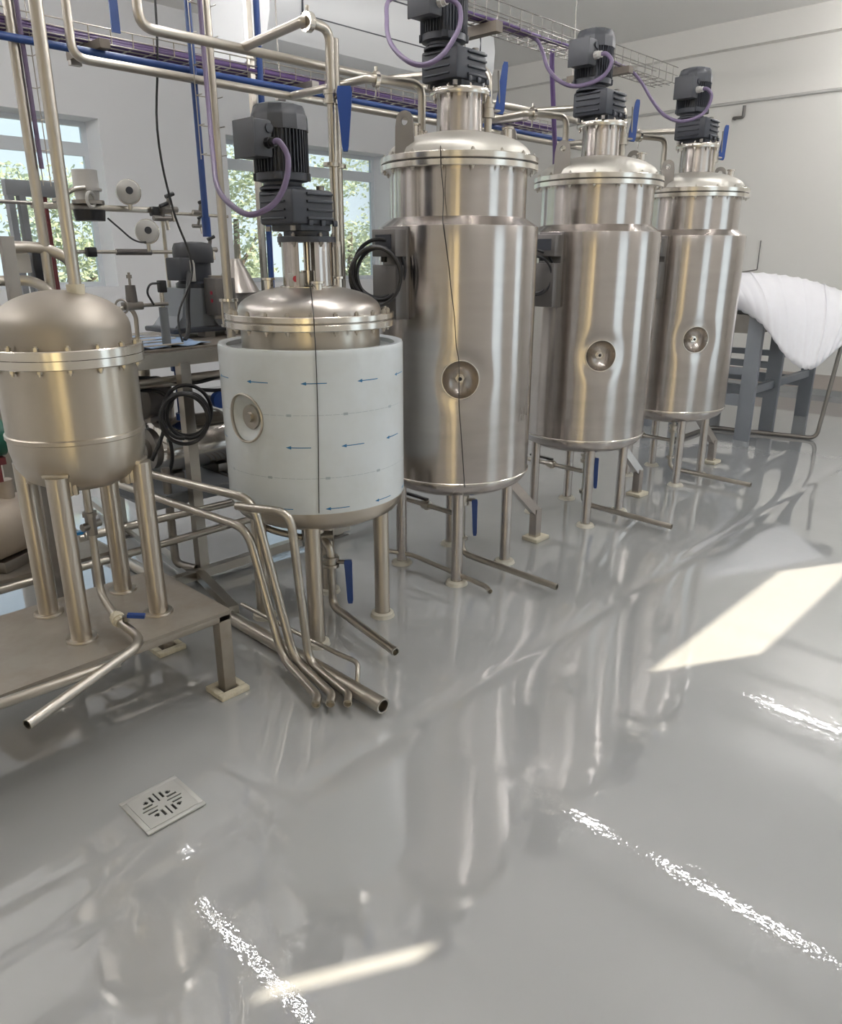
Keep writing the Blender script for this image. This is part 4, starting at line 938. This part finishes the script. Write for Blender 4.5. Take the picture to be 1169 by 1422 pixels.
# ------------------------------------------------------------------ pump skid between the vessel and the white tank
def skid():
    t = thing('pump_skid', 'steel tube skid frame with platform behind the vessel and white tank', 'frame', (2.0, 3.6, 0))
    def b(n, *a, m='pipe_steel'): return G().bar(*a).put(n, m, t)
    for x, y, zt in ((1.84, 3.34, 1.12), (2.75, 3.34, 1.12), (1.84, 4.25, 1.12), (2.75, 4.25, 1.12), (1.27, 4.25, 1.12)):
        lg = b('post', (x, y, 0.0), (x, y, zt), 0.052, 0.052)
        G().box((x, y, 0.004), (0.10, 0.10, 0.008)).put('foot_plate', 'dark_steel', lg)
    b('front_beam', (1.30, 3.35, 1.135), (2.80, 3.35, 1.15), 0.05, 0.065)
    b('back_beam', (1.22, 4.25, 1.135), (2.80, 4.25, 1.15), 0.05, 0.065)
    for x in (1.5, 2.72): b('side_beam', (x, 3.37, 1.14), (x, 4.23, 1.14), 0.05, 0.06)
    G().box((2.12, 3.82, 1.176), (1.4, 0.86, 0.012)).put('platform', 'plate_steel', t)
    b('floor_rail', (1.62, 3.30, 0.055), (2.80, 3.30, 0.055), 0.045, 0.045)
    b('floor_rail', (1.76, 3.32, 0.055), (1.95, 4.9, 0.055), 0.045, 0.045)
    b('floor_rail', (1.68, 2.80, 0.055), (1.79, 3.28, 0.055), 0.045, 0.045)
    for y, z in ((3.42, 1.03), (3.50, 1.00)): G().tube([(1.25, y, z), (2.75, y, z+0.01)], 0.017).put('rail_pipe', 'pipe_steel', t)
    G().tube([(1.20, 3.15, 0.46), (2.10, 3.08, 0.46)], 0.017).put('cross_pipe', 'pipe_steel', t)
    G().tube([(1.20, 3.22, 0.43), (2.25, 3.17, 0.43)], 0.017).put('cross_pipe', 'pipe_steel', t)
    G().tube([(0.3, 3.185, 0.31), (2.6, 3.20, 0.31)], 0.018).put('cross_pipe', 'pipe_steel', t)
    G().tube([(1.745, 3.44, 0.60), (1.745, 3.44, 0.085), (1.80, 3.34, 0.07)], 0.0215, fillet=0.04).put('bent_leg', 'dark_steel', t)
    sh = G().box((2.12, 3.78, 0.462), (1.1, 0.75, 0.012)).put('shelf', 'grey_paint', t)
    for y in (3.42, 4.14): G().bar((1.60, y, 0.43), (2.70, y, 0.43), 0.03, 0.05).put('shelf_rail', 'grey_paint', sh)
    first = None
    for k in range(14):                                       # mesh end of the shelf
        p = Vector((2.12+0.035*k, 3.42, 0.472))
        if first is None: first = G().bar(p, p+Vector((0.02, 0.7, 0)), 0.006, 0.006).put('mesh_bar', 'dark_steel', sh, at=p); first.location = p-Vector(t.location)
        else: share(first, sh, p-Vector(t.location))
    for k in range(6): G().cyl((1.5, 3.40+0.07*k, 1.20+0.02*(k % 2)), (1.9, 3.42+0.07*k, 1.20+0.02*(k % 2)), 0.004, n=6).put('guard_wire', 'pipe_steel', t)
    return t
skid()
def pump(x, y, z, R, L_, label, ang=0.0):
    """stainless barrel pump lying along X"""
    t = thing('barrel_pump', label, 'pump', (x, y, z-R-0.03), 'polished barrel pumps on the skid')
    g = G(); prof = [(0, -L_/2), (R*0.8, -L_/2), (R*0.97, -L_/2+0.02), (R, -L_/2+0.05), (R, L_/2-0.06), (R*0.93, L_/2-0.02), (R*0.6, L_/2), (0, L_/2)]
    g.lathe(prof, (0, 0, 0), 56); g.bm.transform(Matrix.Translation((x, y, z)) @ Matrix.Rotation(ang, 4, 'Z') @ Matrix.Rotation(pi/2, 4, 'Y'))
    g.put('barrel', 'chrome', t)
    d = Vector((cos(ang), sin(ang), 0)); c = Vector((x, y, z))
    G().torus(c-d*(L_/2-0.03), d, R*0.99, 0.009, 40, 8).put('end_band', 'black_rubber', t)
    G().cyl(c-d*(L_/2), c-d*(L_/2+0.03), R*0.72, n=28).cyl(c-d*(L_/2+0.03), c-d*(L_/2+0.055), R*0.35, n=20).put('end_cover', 'dark_steel', t)
    G().torus(c+d*(L_/2-0.05), d, R, 0.006, 40, 8).put('seam_band', 'dark_steel', t)
    for s_ in (-0.3, 0.3): G().box(c+d*(s_*L_)+Vector((0, 0, -R-0.008)), (0.06, R*1.2, 0.044), ang, 0.004).put('saddle', 'dark_steel', t)
    G().cyl(c-d*(L_*0.25)+Vector((0, 0, R*0.9)), c-d*(L_*0.25)+Vector((0, 0, R+0.07)), 0.03, n=16).put('connection', 'pipe_steel', t)
pump(2.02, 3.66, 0.655, 0.148, 0.44, 'polished steel barrel pump in front on the skid shelf')
pump(1.86, 4.02, 0.655, 0.148, 0.40, 'second barrel pump half hidden behind the vessel')
def grey_tank_motor():
    t = thing('blower', 'grey round blower above the barrel pump behind the cable coil', 'blower', (1.86, 3.72, 0.83))
    g = G(); g.lathe([(0, -.11), (.07, -.11), (.10, -.09), (.105, 0), (.10, .09), (.06, .12), (0, .12)], (0, 0, 0), 40); g.bm.transform(Matrix.Translation((1.80, 3.66, 0.915)) @ Matrix.Rotation(0.4, 4, 'Z') @ Matrix.Rotation(pi/2, 4, 'Y'))
    g.put('housing', 'box_steel', t)
    G().box((1.80, 3.66, 0.815), (0.12, 0.12, 0.03), 0.4, 0.004).put('base', 'dark_steel', t)
    G().cyl((1.80, 3.66, 1.01), (1.80, 3.66, 1.06), 0.03, n=16).put('outlet', 'pipe_steel', t)
grey_tank_motor()
def filter_housing():
    t = thing('blue_filter', 'blue cartridge filter behind the coil of cable', 'filter', (1.935, 3.56, 0.80))
    G().cyl((1.935, 3.56, 0.82), (1.935, 3.56, 1.05), 0.022, n=18).put('bowl', 'blue_plastic', t)
    G().cyl((1.935, 3.56, 1.05), (1.935, 3.56, 1.11), 0.036, n=18).put('head', 'blue_plastic', t)
    G().cyl((1.935, 3.56, 0.80), (1.935, 3.56, 0.835), 0.034, n=18).put('foot', 'blue_plastic', t)
    t = thing('blue_hand_wheel', 'small blue hand wheel left of the white tank jacket', 'valve', (2.06, 3.40, 0.90))
    G().cyl((2.06, 3.42, 0.905), (2.06, 3.385, 0.905), 0.042, n=20).put('wheel', 'blue_plastic', t)
    G().cyl((2.06, 3.50, 0.905), (2.06, 3.42, 0.905), 0.012, n=12).put('spindle', 'dark_steel', t)
    t = thing('blue_motor', 'small blue motor low behind the vessel legs', 'motor', (1.76, 3.62, 0.45))
    G().box((1.775, 3.62, 0.42), (0.09, 0.10, 0.085), bevel=0.01).put('body', 'blue_plastic', t); G().cyl((1.73, 3.62, 0.42), (1.70, 3.62, 0.42), 0.03, n=14).put('shaft_end', 'dark_steel', t)
filter_housing()

for k, (P, lab) in enumerate((([(1.45, 3.46, 1.06), (1.7, 3.45, 1.05), (1.95, 3.44, 1.00), (2.2, 3.43, 1.04), (2.5, 3.43, 1.07)], 'black hose sagging under the platform beam, upper one'),
                             ([(1.45, 3.52, 0.98), (1.66, 3.50, 0.99), (1.80, 3.46, 0.95), (1.74, 3.40, 0.80), (1.66, 3.40, 0.66)], 'black hose curving down left of the cable coil'),
                             ([(1.95, 3.40, 0.97), (2.1, 3.42, 0.95), (2.3, 3.45, 0.975), (2.55, 3.46, 0.98)], 'black hose under the platform right of the skid post'))):
    tag(cable(P, 0.0095, 8, 6).put('rubber_hose', 'black_rubber', at=P[0]), lab, 'hose')
# grey mixer on the platform
def mixer():
    t = thing('grey_mixer', 'grey cast mixer with upright motor on the platform behind the vessel', 'mixer', (2.3, 3.9, 1.182))
    z0 = 1.182
    prof = [(2.06, z0+0.055), (2.44, z0+0.055), (2.39, z0+0.12), (2.385, z0+0.255), (2.135, z0+0.255), (2.11, z0+0.11)]
    hs = G().prism([(x, z) for x, z in prof], (0, 3.9, 0), (1, 0, 0), (0, 0, 1), 0.24).put('housing', 'grey_paint', t, smooth=20)
    G().cyl((2.37, 3.78, 1.30), (2.37, 3.765, 1.30), 0.08, n=40).put('cover_disc', 'frame_grey', hs)
    G().box((2.26, 3.88, z0+0.043), (0.48, 0.32, 0.026), bevel=0.008).put('base_plate', 'motor_paint', t)
    for x in (2.09, 2.25, 2.42): G().box((x, 3.79, z0+0.016), (0.06, 0.08, 0.032)).put('foot', 'dark_steel', t)
    mt = G().lathe([(0.0, 1.437), (0.105, 1.437), (0.105, 1.46), (0.088, 1.47), (0.088, 1.585), (0, 1.585)], (2.265, 3.88, 0), 36).put('motor', 'motor_paint', t)
    G().lathe([(0.103, 1.565), (0.107, 1.57), (0.106, 1.64), (0.095, 1.665), (0.05, 1.672), (0, 1.674)], (2.265, 3.88, 0), 28).put('fan_cowl', 'cowl_paint', mt)
    G().box((2.145, 3.83, 1.535), (0.085, 0.10, 0.115), 0.3, 0.008).put('terminal_box', 'cowl_paint', mt)
    G().box((2.20, 3.80, 1.525), (0.03, 0.03, 0.11), 0.3, 0.004).put('cable_clip', 'pale_plastic', mt)
    cb = G().box((2.30, 3.70, 1.395), (0.12, 0.12, 0.19), 0.0, 0.006).put('control_case', 'box_steel', t)
    for z in (1.375, 1.415): G().cyl((2.2395, 3.685, z), (2.237, 3.685, z), 0.010, n=12).put('red_button', 'red_mark', cb)
    G().cyl((2.30, 3.70, 1.49), (2.30, 3.70, 1.502), 0.056, n=28).put('case_lid', 'dark_steel', cb)
    G().cyl((2.30, 3.70, 1.30), (2.30, 3.70, 1.28), 0.046, n=28).put('case_foot', 'dark_steel', cb)
    hp = G().box((2.64, 4.0, 1.292), (0.30, 0.22, 0.22), bevel=0.004).put('hopper_bin', 'box_steel', t)
    G().cyl((2.60, 4.0, 1.40), (2.60, 4.0, 1.585), 0.135, 0.035, n=36).put('hopper_cone', 'lid_steel', hp)
    return t
mixer()
tag(cable([(2.16, 3.76, 1.52), (2.13, 3.72, 1.47), (2.10, 3.70, 1.35), (2.07, 3.66, 1.24), (2.02, 3.62, 1.19)], 0.012, 8, 6).put('mixer_cable', 'black_rubber', at=(2.02, 3.62, 1.19)), 'thick black cable running down the front of the grey mixer', 'cable')
def sheet(name, x0, x1, y0, y1, z, m, label):
    g = G(); n = 14; rg = random.Random(5); rows = []
    for i in range(n+1):
        rows.append([g.bm.verts.new((x0+(x1-x0)*j/n, y0+(y1-y0)*i/n, z+0.008+0.007*sin(j*1.1+i*0.7)+rg.uniform(0, .004))) for j in range(n+1)])
    for i in range(n):
        for j in range(n): g.bm.faces.new((rows[i][j], rows[i][j+1], rows[i+1][j+1], rows[i+1][j]))
    o = g.put(name, m, at=((x0+x1)/2, (y0+y1)/2, z)); md = o.modifiers.new('thickness', 'SOLIDIFY'); md.thickness = 0.003
    return tag(o, label, 'sheet')
sheet('blue_film_sheet', 1.62, 2.05, 3.42, 3.95, 1.183, 'sheet_blue', 'crumpled pale blue plastic film lying on the platform')
def regulator():
    t = thing('pressure_regulator', 'small pressure regulator on a bent pipe beside the dome', 'regulator', (1.665, 3.42, 1.182))
    G().tube([(1.67, 3.42, 1.182), (1.675, 3.42, 1.34), (1.655, 3.42, 1.375), (1.60, 3.42, 1.375)], 0.010, fillet=0.03).put('riser', 'pipe_steel', t)
    G().cyl((1.665, 3.42, 1.40), (1.665, 3.42, 1.475), 0.026, 0.022, n=16).put('bonnet', 'box_steel', t)
    G().cyl((1.665, 3.42, 1.475), (1.665, 3.42, 1.53), 0.006, n=8).cyl((1.665, 3.42, 1.505), (1.665, 3.42, 1.52), 0.012, n=6).put('adjusting_screw', 'dark_steel', t)
    G().box((1.665, 3.42, 1.385), (0.09, 0.05, 0.035), 0.0, 0.006).put('body', 'dark_steel', t)
    G().torus((1.605, 3.40, 1.385), (-0.8, -0.6, 0), 0.03, 0.005, 20, 6).put('hand_wheel', 'dark_steel', t)
    G().tube([(1.70, 3.42, 1.385), (1.85, 3.44, 1.385)], 0.009).put('outlet_pipe', 'dark_steel', t)
    t = thing('air_fitting', 'upright cable plug and post beside the pressure regulator', 'fitting', (1.83, 3.45, 1.182))
    G().cyl((1.83, 3.45, 1.182), (1.83, 3.45, 1.37), 0.021, n=14).put('post', 'grey_paint', t)
    G().cyl((1.83, 3.45, 1.37), (1.83, 3.45, 1.44), 0.011, n=10).put('neck', 'flange_steel', t)
    G().box((1.83, 3.44, 1.465), (0.035, 0.035, 0.055), bevel=0.005).put('plug', 'black_rubber', t)
    G().tube([(1.82, 3.43, 1.48), (1.76, 3.42, 1.48), (1.74, 3.42, 1.44), (1.77, 3.42, 1.385)], 0.005, fillet=0.03, n=8).put('lead', 'black_rubber', t)
regulator()

# instrument rail before the left window
def rail():
    t = thing('instrument_rail', 'double steel instrument rail crossing in front of the left window', 'rail', (2.0, 4.22, 1.18))
    G().box((1.95, 4.22, 1.842), (0.72, 0.035, 0.03), bevel=0.003).put('top_rail', 'pipe_steel', t)
    G().tube([(0.9, 4.22, 1.858), (1.62, 4.22, 1.85)], 0.009).put('left_rod', 'dark_steel', t)
    G().tube([(2.30, 4.22, 1.832), (2.72, 4.22, 1.825)], 0.009).put('right_rod', 'pipe_steel', t)
    G().tube([(1.2, 4.22, 1.62), (2.35, 4.22, 1.622)], 0.010).put('lower_rod', 'pipe_steel', t)
    G().cyl((2.0, 4.22, 1.621), (2.20, 4.22, 1.621), 0.017, n=14).put('sleeve', 'box_steel', t)
    for x in (1.63, 2.3): G().cyl((x, 4.235, 1.182), (x, 4.235, 1.845), 0.011, n=10).put('stay', 'pipe_steel', t)
    for x, z in ((1.85, 1.62), (2.24, 1.835)):
        G().box((x, 4.20, z), (0.05, 0.05, 0.05), bevel=0.008).put('cross_clamp', 'black_rubber', t)
    return t
rail()
def gauge(x, y, z, label, stem):
    t = thing('round_gauge', label, 'gauge', (x, y, z-0.09), 'round pale transmitter heads on the rail'); d = Vector((-0.60, -0.80, 0.05)).normalized(); c = Vector((x, y, z))
    g = G(); u, v = frame_of(d)
    R = 0.062; prev = None
    for r, h in ((0.0, -0.03), (R*.9, -0.03), (R, -0.02), (R, 0.012), (R*0.93, 0.022), (R*0.5, 0.032), (0, 0.034)):
        if r == 0: ring = [g.bm.verts.new(c+d*h)]
        else: ring = g.ring(c+d*h, u, v, r, 36)
        if prev:
            if len(prev) == 1:
                for i in range(36): g.bm.faces.new((prev[0], ring[i], ring[(i+1) % 36]))
            elif len(ring) == 1:
                for i in range(36): g.bm.faces.new((prev[i], prev[(i+1) % 36], ring[0]))
            else: g.bridge(prev, ring)
        prev = ring
    g.put('head', 'pale_plastic', t)
    e = c-u*0.012 + Vector((0, 0, 0.004))
    G().cyl(e+d*0.026, e+d*0.037, 0.019, n=18).put('dial_window', 'motor_paint', t)
    G().torus(c+d*0.0, d, R*1.0, 0.004, 36, 6).put('rim', 'flange_steel', t)
    G().cyl(c-Vector((0, 0, 0.06)), c-Vector((0, 0, stem)), 0.011, n=10).put('stem', 'pipe_steel', t)
gauge(2.083, 4.17, 1.925, 'upper round pale gauge head standing on the instrument rail', 0.09)
gauge(2.165, 4.17, 1.728, 'lower round pale gauge head below the instrument rail', 0.105)
def actuator():
    t = thing('valve_actuator', 'pale cylindrical valve actuator with black base on the left rail', 'actuator', (1.87, 4.2, 1.77))
    G().cyl((1.87, 4.20, 1.93), (1.87, 4.20, 2.02), 0.062, n=28).put('head', 'pale_plastic', t)
    G().cyl((1.87, 4.20, 1.92), (1.87, 4.20, 1.932), 0.075, n=28).put('collar', 'pale_plastic', t)
    G().cyl((1.87, 4.20, 1.858), (1.87, 4.20, 1.92), 0.055, 0.062, n=28).put('yoke', 'pale_plastic', t)
    G().cyl((1.87, 4.20, 1.856), (1.87, 4.20, 1.875), 0.08, n=24).put('flange', 'dark_steel', t)
    G().cyl((1.87, 4.20, 1.775), (1.87, 4.20, 1.828), 0.074, 0.08, n=24).put('base', 'black_rubber', t)
    G().tube([(1.83, 4.13, 1.93), (1.76, 4.12, 1.92), (1.70, 4.12, 1.87), (1.66, 4.13, 1.86)], 0.012, fillet=0.04).put('side_pipe', 'pipe_steel', t)
    G().torus((1.85, 4.12, 1.875), (0.5, -0.8, 0), 0.035, 0.008, 20, 8).put('bent_hose', 'pale_plastic', t)
    tag(cable([(1.945, 4.16, 1.79), (2.0, 4.15, 1.74), (2.06, 4.15, 1.69), (2.11, 4.15, 1.672), (2.155, 4.16, 1.675)], 0.005, 6, 5).put('signal_lead', 'black_rubber', at=(1.945, 4.16, 1.79)), 'thin black lead from the actuator to the lower gauge', 'cable')
    t = thing('grey_cabinet', 'grey flat cabinet frame standing before the left window', 'cabinet', (1.55, 4.3, 1.18))
    G().box((1.66, 4.33, 1.925), (0.30, 0.05, 0.075), bevel=0.004).put('top_box', 'frame_grey', t)
    for x in (1.53, 1.585): G().box((x, 4.33, 1.535), (0.03, 0.05, 0.71)).put('upright', 'frame_grey', t)
    G().box((1.70, 4.33, 1.535), (0.018, 0.03, 0.71)).put('dark_upright', 'dark_red', t)
actuator()
def small_valve(x, y, z, label, s=1.0):
    t = thing('needle_valve', label, 'valve', (x, y, z-0.04), 'small valves on the instrument rail')
    G().cyl((x-0.045*s, y, z), (x+0.045*s, y, z), 0.013*s, n=8).cyl((x, y, z), (x, y-0.02, z+0.05*s), 0.010*s, n=8).put('body', 'dark_steel', t)
    G().cyl((x-0.02*s, y-0.03, z+0.05*s), (x+0.02*s, y-0.03, z+0.065*s), 0.009*s, n=8).put('handle', 'black_rubber', t)
    G().cyl((x+0.02*s, y, z), (x+0.02*s, y-0.01, z-0.05*s), 0.008*s, n=8).put('outlet', 'pipe_steel', t)
small_valve(2.31, 4.18, 1.848, 'black cluster valve on the rail right of the upper gauge', 1.25)
small_valve(2.27, 4.18, 1.80, 'black elbow valve hanging under the rail beside the lower gauge', 1.2)
small_valve(2.52, 4.20, 1.84, 'small steel valve on the right rod near the blue drop pipe', 1.0)
small_valve(2.49, 4.18, 1.765, 'small steel valve hanging under the right rod', 0.8)
small_valve(2.50, 4.10, 1.635, 'small steel valve right of the grey mixer motor', 1.1)
pipe('elbow_pipe', [(0.95, 3.62, 1.62), (1.30, 3.62, 1.64), (1.40, 3.60, 1.63), (1.475, 3.55, 1.58), (1.475, 3.55, 1.19)], 0.024, 'pipe_steel', 'thick elbowed pipe behind the dome, upper of two', fillet=0.06)
pipe('elbow_pipe', [(0.95, 3.62, 1.50), (1.22, 3.62, 1.50), (1.31, 3.58, 1.50), (1.36, 3.50, 1.44), (1.36, 3.48, 1.19)], 0.022, 'pipe_steel', 'thick elbowed pipe behind the dome, lower of two', fillet=0.05)
def flow_meter():
    t = thing('blue_flow_meter', 'dark blue boxed meter between the elbowed pipes behind the dome', 'meter', (1.37, 3.7, 1.18))
    G().box((1.385, 3.70, 1.56), (0.06, 0.06, 0.13), bevel=0.006).put('case', 'motor_paint', t)
    G().cyl((1.385, 3.70, 1.19), (1.385, 3.70, 1.50), 0.018, n=12).put('stand', 'dark_steel', t)
    G().box((1.31, 3.68, 1.57), (0.06, 0.04, 0.08), bevel=0.004).put('cover', 'pale_plastic', t)
    G().cyl((1.43, 3.66, 1.34), (1.43, 3.66, 1.62), 0.010, n=10).put('red_tube', 'dark_red', t)
flow_meter()
o = G().bar((1.005, 2.98, 0.0), (1.02, 2.98, 1.665), 0.042, 0.03, (0, 1, 0)).put('steel_post', 'dark_steel', at=(1.005, 2.98, 0)); tag(o, 'dark upright steel post behind the dome at the left picture edge', 'post')
pipe('cross_pipe', [(0.3, 3.60, 1.505), (1.0, 3.60, 1.505)], 0.016, 'dark_steel', 'dark level pipe at the left picture edge behind the dome')

# cast pump low at the left
def cast_pump():
    t = thing('cast_pump', 'beige round cast pump low behind the left vessel legs', 'pump', (1.0, 3.35, 0.33))
    g = G(); g.lathe([(0, -.16), (.09, -.16), (.125, -.12), (.13, .05), (.115, .12), (.07, .15), (0, .15)], (0, 0, 0), 40)
    g.bm.transform(Matrix.Translation((0.97, 3.42, 0.50)) @ Matrix.Rotation(0.5, 4, 'Z') @ Matrix.Rotation(pi/2, 4, 'Y')); g.put('casing', 'beige_cast', t)
    G().cyl((1.09, 3.47, 0.47), (1.20, 3.53, 0.47), 0.055, n=24).put('neck', 'beige_cast', t)
    G().box((0.97, 3.42, 0.352), (0.22, 0.16, 0.05), 0.5, 0.005).put('base', 'dark_steel', t)
    G().cyl((1.0, 3.42, 0.62), (1.0, 3.42, 0.70), 0.035, n=18).put('outlet', 'beige_cast', t)
    st = thing('pump_stand', 'flat dark stand under the beige cast pump', 'stand', (1.0, 3.42, 0))
    G().box((0.95, 3.45, 0.318), (0.8, 0.42, 0.018)).put('plate', 'plate_steel', st)
    for x in (0.62, 1.28):
        for y in (3.28, 3.62): G().box((x, y, 0.155), (0.04, 0.04, 0.31)).put('leg', 'dark_steel', st)
    t = thing('green_motor', 'dark green motor at the left picture edge beside the vessel', 'motor', (0.93, 3.42, 0.70))
    G().cyl((0.86, 3.42, 0.89), (1.02, 3.42, 0.89), 0.085, n=28).put('body', 'green_paint', t)
    G().box((0.94, 3.42, 0.985), (0.09, 0.08, 0.05), bevel=0.006).put('terminal_box', 'green_paint', t)
    G().box((0.94, 3.42, 0.79), (0.14, 0.10, 0.03)).put('foot', 'dark_red', t)
    G().box((0.94, 3.42, 0.738), (0.10, 0.08, 0.075)).put('pedestal', 'dark_red', t)
cast_pump()

# ------------------------------------------------------------------ right side: frame table with foam, bent bar, wall fittings
def frame_table():
    t = thing('frame_table', 'grey painted steel frame table behind the farthest tank', 'table', (7.5, 3.0, 0))
    xs, ys = (6.93, 7.52, 8.5), (2.575, 3.5)
    for x in xs[:2]:
        for y in ys: G().box((x, y, 0.60), (0.055, 0.13, 1.2), bevel=0.004).put('leg', 'frame_grey', t)
    for y in ys: G().box((8.5, y, 0.60), (0.055, 0.13, 1.2), bevel=0.004).put('leg', 'frame_grey', t)
    for y in ys:
        G().box((7.715, y, 0.45), (1.51, 0.05, 0.07)).put('side_rail', 'frame_grey', t)
        G().box((7.715, y, 1.165), (1.63, 0.06, 0.09)).put('top_rail', 'frame_grey', t)
    for x in xs:
        G().box((x, 3.04, 0.62), (0.05, 0.80, 0.06)).put('cross_rail', 'frame_grey', t)
        G().box((x, 3.04, 0.36), (0.05, 0.80, 0.10)).put('cross_rail', 'frame_grey', t)
    G().box((7.72, 3.10, 1.225), (1.60, 0.92, 0.03), bevel=0.004).put('top', 'frame_grey', t)
    G().box((7.2, 3.04, 1.03), (0.5, 0.9, 0.16)).put('drawer_case', 'dark_steel', t)
frame_table()
def foam_sheet():
    """white foam sheet thrown over the table, sagging to a point over its near corner"""
    ridge = [(6.83, 3.05, 1.40), (7.15, 2.78, 1.46), (7.5, 2.45, 1.41), (7.75, 2.15, 1.30), (8.1, 1.95, 1.2)]
    low = [(6.84, 2.74, 1.165), (6.84, 2.50, 1.04), (6.88, 2.26, 0.77), (6.95, 2.09, 0.69), (7.10, 1.98, 0.82), (7.35, 1.88, 1.0)]
    back = [(6.86, 3.6, 1.30), (7.3, 3.62, 1.34), (7.8, 3.6, 1.34), (8.2, 3.5, 1.32), (8.6, 3.3, 1.30)]
    def res(P, n): 
        S_ = spline(P, 12); return [S_[int(i*(len(S_)-1)/n)] for i in range(n+1)]
    n = 56; A = res(back, n); B_ = res(ridge, n); C = res(low, n)
    g = G(); rows = []; m_ = 14
    for k in range(2*m_+1):
        row = []
        for i in range(n+1):
            if k <= m_: f = k/m_; p = A[i].lerp(B_[i], f)
            else: f = (k-m_)/m_; p = B_[i].lerp(C[i], f) + Vector((-0.10, -0.07, 0.05))*sin(pi*f)
            p = p + Vector((-0.004, -0.004, 0.006))*cos(i*pi/1.5)
            row.append(g.bm.verts.new(p))
        rows.append(row)
    for k in range(2*m_):
        for i in range(n): g.bm.faces.new((rows[k][i], rows[k][i+1], rows[k+1][i+1], rows[k+1][i]))
    o = g.put('foam_sheet', 'foam', at=(7.4, 2.8, 1.24), smooth=80); md = o.modifiers.new('thickness', 'SOLIDIFY'); md.thickness = 0.006
    tag(o, 'white ribbed foam packing sheet draped over the grey frame table', 'sheet')
foam_sheet()
pipe('bent_bar', [(6.35, 2.99, 0.018), (7.20, 2.99, 0.018), (7.40, 2.08, 0.018), (7.46, 2.02, 0.86)], 0.018, 'dark_steel', 'dark bent steel bar on the floor rising beside the frame table', fillet=0.07)
o = G().tube([(WX-0.02, SY+0.2, 3.345), (WX-0.02, WY-0.1, 3.345)], 0.018).put('wall_conduit', 'pale_plastic', at=(WX, 4, 3.345)); tag(o, 'thin level conduit high on the far cream wall', 'conduit')
o = G().tube([(WX-0.0, 4.32, 3.175), (WX-0.05, 4.32, 3.175), (WX-0.05, 4.20, 3.175), (WX-0.05, 4.20, 3.30)], 0.018, fillet=0.02).put('wall_hook', 'box_steel', at=(WX, 4.3, 3.2)); tag(o, 'small steel hook on the far wall under the conduit', 'hook')
o = G().tube([(WX, 4.05, 1.40), (WX-0.03, 4.05, 1.40), (WX-0.03, 3.80, 1.44), (WX-0.03, 3.80, 1.78)], 0.006, n=8, fillet=0.01).put('wall_wire', 'box_steel', at=(WX, 4.0, 1.4)); tag(o, 'thin bent wire sticking up from the far wall above the foam', 'wire')
